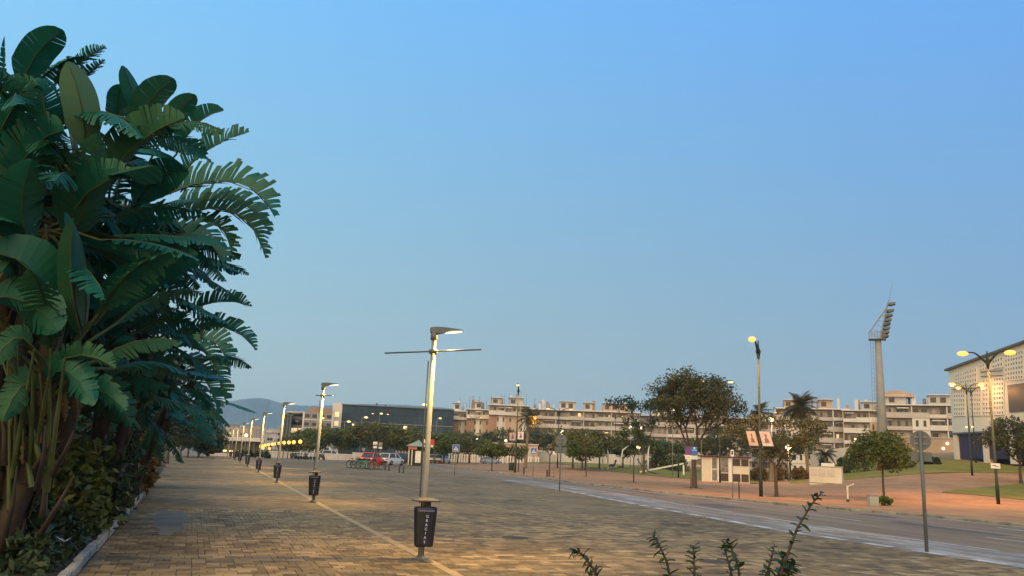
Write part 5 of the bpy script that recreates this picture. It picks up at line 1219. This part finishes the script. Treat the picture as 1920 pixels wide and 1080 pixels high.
for i, f in enumerate((.05,.16,.28,.40,.52,.64,.78,.97)):
    for y_ in (-.55,.55): put('floodlight', flm, T, A.lerp(B, f)+Vector((.15+.2*rnd.random(),y_*(1-.3*f),.05)), rnd.uniform(-.3,.3))
mb = MB(); mb.tube([B, B+Vector((.35,0,1.2)), B+Vector((1.15,0,4.2))], [.06,.04,.02], 5); mb.build('lightning_rod', M_['galv'], T)

# ------------------------------------------------------------ trees of the park and the road
def plant(label, px, py, D, top, W, **k):
    p = on(px, py, D); H = R(px, top, D).z-p.z
    return tree(label, p, max(1.5, H), max(.6, H*k.pop('tf', .35)), name=k.pop('name','leafy_tree'), **k)
GA = 'trees along the far road'; GP = 'park trees'
plant('large open-crowned tree with a thick trunk behind the parking sign', 1301, 914, 62, 684, 0, seed=11, lv=4, per=38, clump=.60, leaf=.12, lf='treer', r0=.24, spread=.72, up=.26, wx=.66, tf=.26, kids_=4, ratio=.74, rz=1.2)
plant('twin-stemmed round young tree above the grey cabinet', 1658, 941, 52, 806, 0, seed=12, lv=3, per=110, clump=.55, leaf=.10, lf='treeb', r0=.07, wx=.86, spread=1.1, up=.02, tf=.5, kids_=4)
plant('young tree with dark leaning crown right of the portrait banners', 1456, 930, 51, 768, 0, seed=13, lv=3, per=80, clump=.55, leaf=.105, lf='treer', r0=.11, spread=.75, tf=.33, kids_=3)
plant('bushy tree cut by the right edge, before the arena doors', 1912, 872, 74, 780, 0, seed=14, lv=3, per=90, clump=.7, leaf=.13, lf='treer', r0=.13, wx=.66, spread=1.0, tf=.3, kids_=4)
plant('tall narrow dark tree left of the large one, jagged top', 1207, 872, 112, 742, 0, seed=15, lv=3, per=36, clump=.9, leaf=.24, lf='shadow', r0=.2, spread=.5, up=.5, tf=.25)
plant('slim young tree with a thin trunk on the red paving before the slanted beam', 1188, 904, 70, 797, 0, seed=16, lv=3, per=26, clump=.4, leaf=.13, lf='treeb', r0=.06, spread=.5, up=.4, tf=.42)
plant('bare thin young tree on the red paving before the yellow-lit tree', 1099, 893, 86, 815, 0, seed=17, lv=3, per=12, clump=.4, leaf=.14, lf='tree', r0=.06, spread=.5, up=.35, tf=.5)
plant('thin sparse young tree with a white label on its trunk', 1030, 893, 80, 796, 0, seed=18, lv=3, per=9, clump=.5, leaf=.15, lf='tree', r0=.07, spread=.6, up=.25, tf=.4)
plant('small round young tree before the pink hall', 922, 882, 95, 826, 0, seed=19, lv=3, per=60, clump=.5, leaf=.16, lf='treeb', r0=.07, spread=1.0, up=.0, tf=.45, kids_=4)
plant('small tree just behind the bannered lamp and its bin', 972, 882, 96, 832, 0, seed=20, lv=2, per=60, clump=.6, leaf=.16, lf='treeb', r0=.07, spread=.7, tf=.45)
for i, (px, top, D, lf, lb) in enumerate(((1074,806,128,'yell','yellow-lit tree in the park, left of the green ones'),(1098,803,122,'tree','green park tree right beside the yellow-lit one'),(1124,812,134,'tree','green park tree left of the curved white pole'),(1092,826,118,'treeb','low park tree under the yellow-lit one'),(1168,818,142,'shadow','dark park tree behind the short curved pole'),(1228,822,150,'treeb','park tree behind the slanted beam, left'),(1258,826,155,'treeb','park tree behind the slanted beam, right'),(1330,815,140,'tree','park tree behind the kiosk, left part'),(1385,790,135,'treer','taller park tree behind the kiosk, right part'),(1432,808,145,'tree','park tree behind the two portrait banners'),(1482,815,150,'treeb','park tree behind the trunk of the tall palm'))):
    plant(lb, px, 872, D, top, 0, seed=30+i, lv=3, per=30, clump=.8, leaf=.24, lf=lf, r0=.15, spread=.8, tf=.3, kids_=4, group=GP)
FT = ((548,812,140,'tree'),(578,802,150,'treeb'),(602,797,160,'tree'),(634,797,150,'treeb'),(664,796,165,'tree'),(692,790,150,'tree'),(722,793,160,'treeb'),(748,797,152,'tree'),(776,802,170,'treeb'),(806,812,160,'treeb'),(832,813,140,'treeb'),(858,806,155,'tree'),(880,812,168,'treeb'),(912,808,215,'shadow'),(952,800,215,'tree'),(1000,803,215,'shadow'),(1030,808,220,'tree'),(1148,826,210,'shadow'),(590,812,200,'shadow'),(650,812,210,'shadow'),(710,812,205,'shadow'),(765,815,200,'shadow'))
FTL = ('at the left end of the row above the globe lamps','second from the left, over the scooters','just left of the second promenade post','just right of the second promenade post','left of the paired road signs, in front','with the lamp in its crown above the red car','above the white car','left of the small green-roofed stand','behind the small green-roofed stand','right behind the nearest promenade post','left of the blue crossing sign, bright green','behind the blue crossing sign','left of the pink hall','behind the pink hall, left','behind the pink hall, middle','behind the pink hall, right','behind the round sign back','below the long banded block, dark')
for i, (px, top, D, lf) in enumerate(FT):
    lb = 'road tree '+FTL[i] if i < 18 else 'dark tree of the back row before the dark office block'
    plant(lb, px, 864, D, top, 0, seed=50+i, lv=3, per=28, clump=.95, leaf=.28, lf=lf, r0=.16, spread=.85, tf=.26, kids_=4, group=GA if i < 18 else 'back row of dark trees')
# palms
fr_me = []
for v in range(4):
    rg = random.Random(90+v); mb = MB(); L = 1.0; n = 12; vs = []; fs = []
    for i in range(n):
        u = i/n; c = Vector((u*L*(1-.12*u), 0, .34*u-.62*u*u)); w = .30*math.sin(PI*(.12+.83*u))**.8
        for s in (-1,1):
            j = rg.uniform(-.25,.25); e = c+Vector((.16+.05*j, s*w, -.10-.12*abs(j)-.2*w)); o = len(vs); vs += [c, c+Vector((.045,0,.0)), e+Vector((.012,0,0)), e]; fs.append((o,o+1,o+2,o+3))
    mb.add(vs, fs); mb.tube([(0,0,0),(.5*.94,0,.015),(.86,0,-.27)], [.022,.014,.006], 4, cap=False); fr_me.append(mb.mesh('frond', LF['palm']))
def palm(label, px, py, D, top, Rf, n=42, lean=0, trunk_r=.22, seed=1, low=-1.0, Htop=None):
    rg = random.Random(seed); p = on(px, py, D); H = R(px, top, D).z-p.z-Rf*.75; t = thing('palm_tree', label, 'palm', p)
    mb = MB(); q = [(0,0,-.2),(lean*.1,0,.3),(lean*.45,0,H*.5),(lean,0,H)]; mb.tube(q, [trunk_r*1.5,trunk_r*1.1,trunk_r*.9,trunk_r*.85], 10); mb.build('trunk', M_['palmbark'], t)
    for i in range(n):
        e = rg.uniform(low, 1.35); a = i*2.4+rg.uniform(-.3,.3); o = bpy.data.objects.new('frond', rg.choice(fr_me)); C.objects.link(o); o.parent = t; o.location = (lean,0,H); o.rotation_euler = (rg.uniform(-.3,.3), -e, a); s = Rf*rg.uniform(.85,1.15); o.scale = (s,s,s)
    mb = MB(); mb.lathe([(trunk_r*.9,H-.5),(trunk_r*1.8,H-.1),(trunk_r*1.2,H+.25)], (lean,0,0), 10); mb.build('crown_shaft', M_['sheath'], t); return t
palm('tall palm with a dense round crown before the grey-white balcony block', 1517, 868, 112, 737, 2.5, 60, lean=R(1500,740,112).x-R(1517,740,112).x, trunk_r=.24, seed=1, low=-1.3)
palm('palm just right of the bannered lamp, crown over the tree tops', 1424, 874, 110, 753, 1.9, 40, seed=2, low=-1.2)
palm('low wide palm with fan fronds behind the young tree', 1446, 876, 96, 822, 2.4, 40, seed=3, low=-.7, trunk_r=.3)
op = palm('palm lit orange from below, right of the small-bannered lamp', 984, 872, 120, 765, 2.0, 40, seed=4, low=-.9, trunk_r=.26, lean=.5)
point_light('palm_uplight', (.9,-1.1,R(988,790,120).z), 420, (1,.42,.06), op, .2); mb = MB(); mb.sphere((.95,-1.0,R(988,783,120).z),.22,8,6); mb.build('uplight', SOD, op)
palm('small low palm beside the tall palm trunk', 1548, 868, 118, 835, 1.6, 30, seed=5, low=-.5, trunk_r=.18)
# hedges and shrubs on the far side
for i, (px, py, D, w, h, lf, n, lb, dd) in enumerate(((1424,891,100,3.6,1.6,'dry','','clipped orange-lit hedge right of the kiosk',1.6),(1462,891,101,3.6,1.6,'dry','','orange-lit hedge between the young tree and the cabinet',1.6),(1500,890,103,3.4,1.5,'dry','','right end of the orange-lit hedge behind the white cabinet',1.6),  # these hedges have the lamps' orange light put into their leaf colour
  (1555,880,108,3.6,1.6,'treeb','','green shrub below the curved wall, left',2),(1590,880,108,4.0,2.0,'treeb','','green shrub below the curved wall, middle',2),(1622,880,104,3.6,3.2,'treeb','','tall green shrub under the round young tree',2.5),(1668,877,100,3.4,1.2,'dry','','reddish low shrub on the bank behind the round young tree',1.5),(1705,873,100,3.4,1.1,'shadow','','dark low shrub on the bank left of the near sign back',1.4),(1745,868,104,3.6,1.0,'shadow','','dark low shrub on the bank right of the near sign back',1.4),
  (1545,866,132,2,2.2,'shadow','','dark shrub against the curved wall, left',1.5),(1580,864,130,2,1.8,'shadow','','dark shrub against the curved wall, right',1.5),(1270,880,140,8,3.0,'treeb','','green shrubbery behind the slanted beam',3),(1235,878,150,8,2.6,'treeb','','green shrubbery left of the shrubs by the beam',3),(1350,880,150,10,3.4,'shadow','','dark shrubbery behind the kiosk roof',3))):
    p = on(px, py, D); bush(lb, p, w, h, 1300, .16 if D < 120 else .24, lf, 400+i, group='shrubs and hedges of the park', d=dd)
for i, (px, w) in enumerate(((449,2.8),(466,2.8),(484,2.8),(500,2.6))):
    p = on(px, 857, 120); p.z = 0; bush(f'dark clipped hedge block across the promenade end, {ORD[i] if i else "first"} from the left', p, w, 1.0, 800, .13, 'shadow', 440+i, 'hedge', 'hedge', 'hedges across the promenade end', 1.0)
for i, (px, top, D, lb) in enumerate(((372,800,105,'dark tree where the bed meets the pavilion, left'),(352,790,98,'dark tree at the bed end nearest the bird of paradise'),(388,826,115,'low green tree left of the pavilion'))):
    plant(lb, px, 856, D, top, 0, seed=80+i, lv=3, per=50, clump=.9, leaf=.22, lf='shadow', r0=.12, spread=.8, tf=.25, kids_=4)
for px, py, s in ((1300,915,1),(1456,931,.7),(1188,905,.6),(1099,894,.5),(922,883,.5),(1030,894,.5)):
    p = at(px, py); tb = MB(); rgq = random.Random(px); n_ = 14; tb.add([(p.x,p.y,.02)]+[(p.x+math.cos(2*PI*i/n_)*s*rgq.uniform(.6,1), p.y+math.sin(2*PI*i/n_)*s*rgq.uniform(.6,1), .004+ground_z(p.x,p.y)) for i in range(n_)], [(0,1+i,1+(i+1)%n_) for i in range(n_)]); tb.build('tree_pit', M_['soil'], kind='structure')

# ------------------------------------------------------------ town at the foot of the hills
hm = [mat('town_wall%d' % i, c, .9, .12, .1) for i, c in enumerate(((.42,.36,.31),(.34,.28,.24),(.38,.30,.24),(.28,.25,.23),(.46,.42,.38)))]
rg = random.Random(12); hl = ('cream','grey-brown','tan','grey','white')
tw = MB(); tw.box((0,0,.5),(1,1,1)); twm = [tw.mesh('wall', m) for m in hm]; wn_ = unbox().mesh('window', M_['glass'])
for i in range(46):
    px = 375+i*4.2+rg.uniform(-4,4); D = rg.uniform(420,820); top = rg.uniform(796,819)+(px-450)*.03; p = R(px, 860, D); p.z = 0; H = max(4, R(px, top, D).z); W = rg.uniform(7,16)*D/FPX*1.2; j = rg.randrange(5)
    t = thing('town_house', f'small {hl[j]} house of the far town below the hills', 'house', p, face(px)+rg.uniform(-.3,.3), f'{hl[j]} houses of the far town'); o = put('wall', twm[j], t); o.scale = (W, W*.8, H)
    boxpart('roof', awn if rg.random() < .4 else hm[(j+1)%5], t, (0,0,H+.2), (W+.6,W*.8+.6,.4))
    for q in range(rg.randint(1,3)):
        for z in range(max(1, int(H/4))): o = put('window', wn_, t, (W*(-.3+.3*q), -W*.4-.03, z*3.6+2)); o.scale = (1.3,.1,1.5)

# ------------------------------------------------------------ vehicles
tail = glow('tail_light',(1,.10,.03),6); headl = mat('clear_lamp',(.6,.6,.58),.2,.1,5,co='Object'); plate = mat('number_plate',(.6,.6,.56),.5,.1,9,co='Object')
def car(label, loc, rz, col, lit=False, L=4.2, hgt=1.48, cat='car', group=None):
    paint = mat('car_paint_'+label[:14].replace(' ','_'), col, .3, .06, 2, co='Object'); t = thing('parked_car', label, cat, loc, rz, group); w = .88
    st = [(-L/2,.62,.42,.74),(-L/2+.12,.78,.24,.90),(-L/2+.9,w,.20,.93),(0,w,.20,.92),(L/2-1.1,w,.20,.90),(L/2-.25,.80,.24,.78),(L/2,.62,.40,.62)]; vs = []
    for x, hw, zb, zt_ in st: vs += [(x,-hw*.95,zb),(x,-hw,zb+(zt_-zb)*.45),(x,-hw*.93,zt_),(x,hw*.93,zt_),(x,hw,zb+(zt_-zb)*.45),(x,hw*.95,zb)]
    n = len(st); mb = MB(); mb.add(vs, [(6*i+(j+1)%6,6*i+j,6*i+6+j,6*i+6+(j+1)%6) for i in range(n-1) for j in range(6)]+[tuple(range(6)),tuple(reversed(range(6*n-6,6*n)))]); mb.build('body', paint, t)
    cs = [(-L/2+.18,.74,.90),(-L/2+.65,.62,hgt-.06),(-.2,.63,hgt-.03),(.45,.60,hgt-.10),(L/2-1.15,.76,.88)]
    mb = MB(); vs = [(-L/2+.18,-.76,.88),(L/2-1.0,-.78,.86),(L/2-1.0,.78,.86),(-L/2+.18,.76,.88)]+[(-L/2+.62,-.60,hgt-.05),(.5,-.59,hgt-.09),(.5,.59,hgt-.09),(-L/2+.62,.60,hgt-.05)]
    mb.add(vs, [(0,1,5,4),(1,2,6,5),(2,3,7,6),(3,0,4,7),(4,5,6,7)]); mb.build('windows', M_['glassw'], t)
    mb = MB(); mb.bbox(((-L/2+1.12)/2-.0,0,hgt-.03),(L/2+.12,1.22,.07),.03)
    for s in (-1,1):
        for a, b in (((-L/2+.2,s*.765,.87),(-L/2+.64,s*.605,hgt-.04)),((-.15,s*.775,.87),(-.1,s*.605,hgt-.05)),((L/2-1.02,s*.775,.86),(.5,s*.595,hgt-.08))): mb.bar(a, b, .08)
    mb.build('roof', paint, t)
    for x in (-L/2+.78, L/2-.82):
        for s in (-1,1):
            mb = MB(); mb.tube([(x,s*.66,.31),(x,s*.90,.31)], .31, 16); wh = mb.build('wheel', M_['rubber'], t); mb = MB(); mb.tube([(x,s*.895,.31),(x,s*.91,.31)], [.2,.17], 10); mb.build('rim', M_['galv'], wh)
    for s in (-1,1):
        mb = MB(); mb.bbox((-L/2+.03,s*.60,.74),(.12,.22,.17),.02); mb.build('tail_light', tail if lit else red, t); mb = MB(); mb.bbox((L/2-.12,s*.58,.62),(.18,.3,.13),.03); mb.build('headlight', headl, t)
        mb = MB(); mb.bbox((.72,s*.93,.95),(.14,.16,.12),.03); mb.build('mirror', paint, t)
    mb = MB(); mb.bbox((-L/2-.0,0,.42),(.16,1.4,.2),.04); mb.bbox((L/2-.02,0,.36),(.16,1.36,.18),.04); mb.build('bumper', M_['black'], t)
    mb = MB(); mb.box((-L/2-.085,0,.62),(.02,.5,.11)); mb.build('number_plate', plate, t); return t
wht = (.62,.62,.61)
def parked(label, px, py, D, head, col, **k): p = on(px, py, D); p.z = 0; return car(label, p, PI/2+face(px)+head, col, **k)
parked('white hatchback seen from behind, right of the red one and the bicycles', 733, 871, 104, -.55, wht)
parked('bright red hatchback with lit tail lights behind the red bicycles', 697, 872, 100, -.35, (.62,.10,.04), lit=True)
parked('white car parked side-on at the end of the scooter row', 619, 861, 140, -1.2, wht, group=None)
parked('white car on the far road, partly behind the nearest promenade post', 812, 867, 145, -.3, wht, group='cars on the far road')
parked('white car on the far road, right of the nearest promenade post', 829, 867, 145, -.4, wht, group='cars on the far road')
parked('blue-grey low car parked by the picket fence behind the small round tree', 920, 869, 165, -1.45, (.20,.24,.36), group='cars on the far road')
parked('dark car standing behind the grey railing, left of the green-roofed stand', 752, 868, 125, -.9, (.05,.05,.05), group='cars on the far road')
def bicycle(label, px, py, D, rz, col, group='bicycles parked on the paving'):
    p = at(px, py) if D is None else on(px, py, D); t = thing('bicycle', label, 'bicycle', p, face(px)+rz, group); fm = mat('bike_'+label[:12].replace(' ','_')+str(px), col, .4, .1, 3, co='Object'); r = .34
    for x in (-.54,.54):
        mb = MB(); mb.tube([(x+r*math.cos(a*PI/10),0,r+.02+r*math.sin(a*PI/10)) for a in range(21)], .026, 6, cap=False); w = mb.build('wheel', M_['rubber'], t)
        mb = MB(); mb.tube([(x+(r-.035)*math.cos(a*PI/10),0,r+.02+(r-.035)*math.sin(a*PI/10)) for a in range(21)], .014, 4, cap=False)
        for a in range(10): mb.bar((x,0,r+.02),(x+(r-.04)*math.cos(a*PI/5),0,r+.02+(r-.04)*math.sin(a*PI/5)),.006)
        mb.build('rim', M_['galv'], w)
        mb = MB(); mb.tube([(x+(r+.05)*math.cos(PI*.15+a*PI*.75/8),0,r+.02+(r+.05)*math.sin(PI*.15+a*PI*.75/8)) for a in range(9)], .025, 5); mb.build('mudguard', fm, t)
    mb = MB()
    for a, b, w in (((-.54,0,.36),(-.08,0,.30),.03),((-.08,0,.30),(-.22,0,.86),.035),((-.54,0,.36),(-.2,0,.72),.025),((-.08,0,.30),(.36,0,.78),.05),((-.18,0,.62),(.36,0,.86),.035),((.54,0,.36),(.36,0,.86),.035),((.36,0,.86),(.32,0,1.05),.03)): mb.bar(a, b, w)
    mb.build('frame', fm, t); mb = MB(); mb.tube([(.22,-.3,1.08),(.34,-.16,1.06),(.33,0,1.04),(.34,.16,1.06),(.22,.3,1.08)], .018, 6); mb.build('handlebar', M_['black'], t)
    mb = MB(); mb.bbox((-.24,0,.90),(.28,.16,.07),.03); mb.build('saddle', M_['black'], t); mb = MB(); mb.bbox((.62,0,.86),(.3,.34,.22),.03); mb.build('basket', M_['black'] if col[0] < .3 else fm, t)
for px, py, rz, col, lb in ((663.5,878,.55,(.04,.05,.05),'dark bicycle at the left end of the bicycle row'),(671,878.5,.6,(.03,.05,.05),'second dark bicycle from the left'),(680,879,.5,(.03,.28,.22),'teal green bicycle in the middle of the row'),(688,880,-.5,(.05,.3,.25),'second teal bicycle, its front wheel facing the camera'),(696,880,.5,(.35,.03,.03),'left dark red bicycle before the red car'),(704,881,.55,(.42,.04,.03),'right dark red bicycle before the red car')): bicycle(lb, px, py, None, rz, col)
def scooter(label, px, py, D, rz, col):
    p = on(px, py, D); p.z = 0; t = thing('motor_scooter', label, 'scooter', p, face(px)+rz, 'motor scooters parked in a row'); fm = mat('scooter_'+str(px), col, .4, .1, 3, co='Object')
    for x in (-.6,.62): mb = MB(); mb.tube([(x,-.06,.25),(x,.06,.25)], .25, 12); mb.build('wheel', M_['rubber'], t)
    mb = MB(); mb.bbox((-.45,0,.58),(.85,.34,.36),.08); mb.bbox((.05,0,.36),(.5,.34,.08),.02); mb.bar((.34,0,.35),(.46,0,.98),.36,.08); mb.bbox((.62,0,.52),(.34,.14,.06),.02); mb.build('body', fm, t)
    mb = MB(); mb.bbox((-.42,0,.81),(.7,.28,.10),.03); mb.build('seat', M_['black'], t); mb = MB(); mb.tube([(.38,-.32,1.05),(.44,0,1.02),(.38,.32,1.05)], .025, 5); mb.build('handlebar', M_['black'], t); mb = MB(); mb.bbox((.52,0,.92),(.1,.16,.14),.02); mb.build('headlight', headl, t)
for i, px in enumerate((551,558,564,570,577,583,602)): scooter(f'parked motor scooter, {ORD[i] if i else "first"} from the left of the row by the low white wall', px, 860.5, 124, -.9+.1*(i % 3), (wht if i % 3 else (.08,.08,.09)))
# little green-roofed stand
D = 106; k = D/FPX; p = on(764,870,D); t = thing('news_stand', 'small stand with a sloping green roof, orange band and white side panel', 'kiosk', p, face(777)); W = 26*k
mb = MB(); mb.box((W/2,.8,1.05),(W,1.6,2.1)); mb.build('wall', M_['green'], t); mb = MB(); mb.bbox((W*.3,-.05,2.3),(W*.62,.3,.45),.04); mb.build('orange_band', mat('orange_band',(.55,.14,.06),.6,.2,2,co='Object'), t)
mb = MB(); mb.add([(-.4,-.4,2.5),(W+.3,-.4,2.5),(W+.3,2,2.5),(-.4,2,2.5),(W*.75,.8,3.35)], [(3,2,1,0),(0,1,4),(1,2,4),(2,3,4),(3,0,4)]); mb.build('roof', mat('verdigris_roof',(.20,.25,.19),.7,.2,1,co='Object'), t)
mb = MB(); mb.bbox((W*.72,-.05,1.15),(W*.4,.08,1.5),.01); mb.build('white_panel', M_['white_p'], t)
for x in (.05,.28): mb = MB(); mb.bbox((x*W,-.06,1.05),(.14,.12,2.0),.02); mb.build('post', M_['cream'], t)
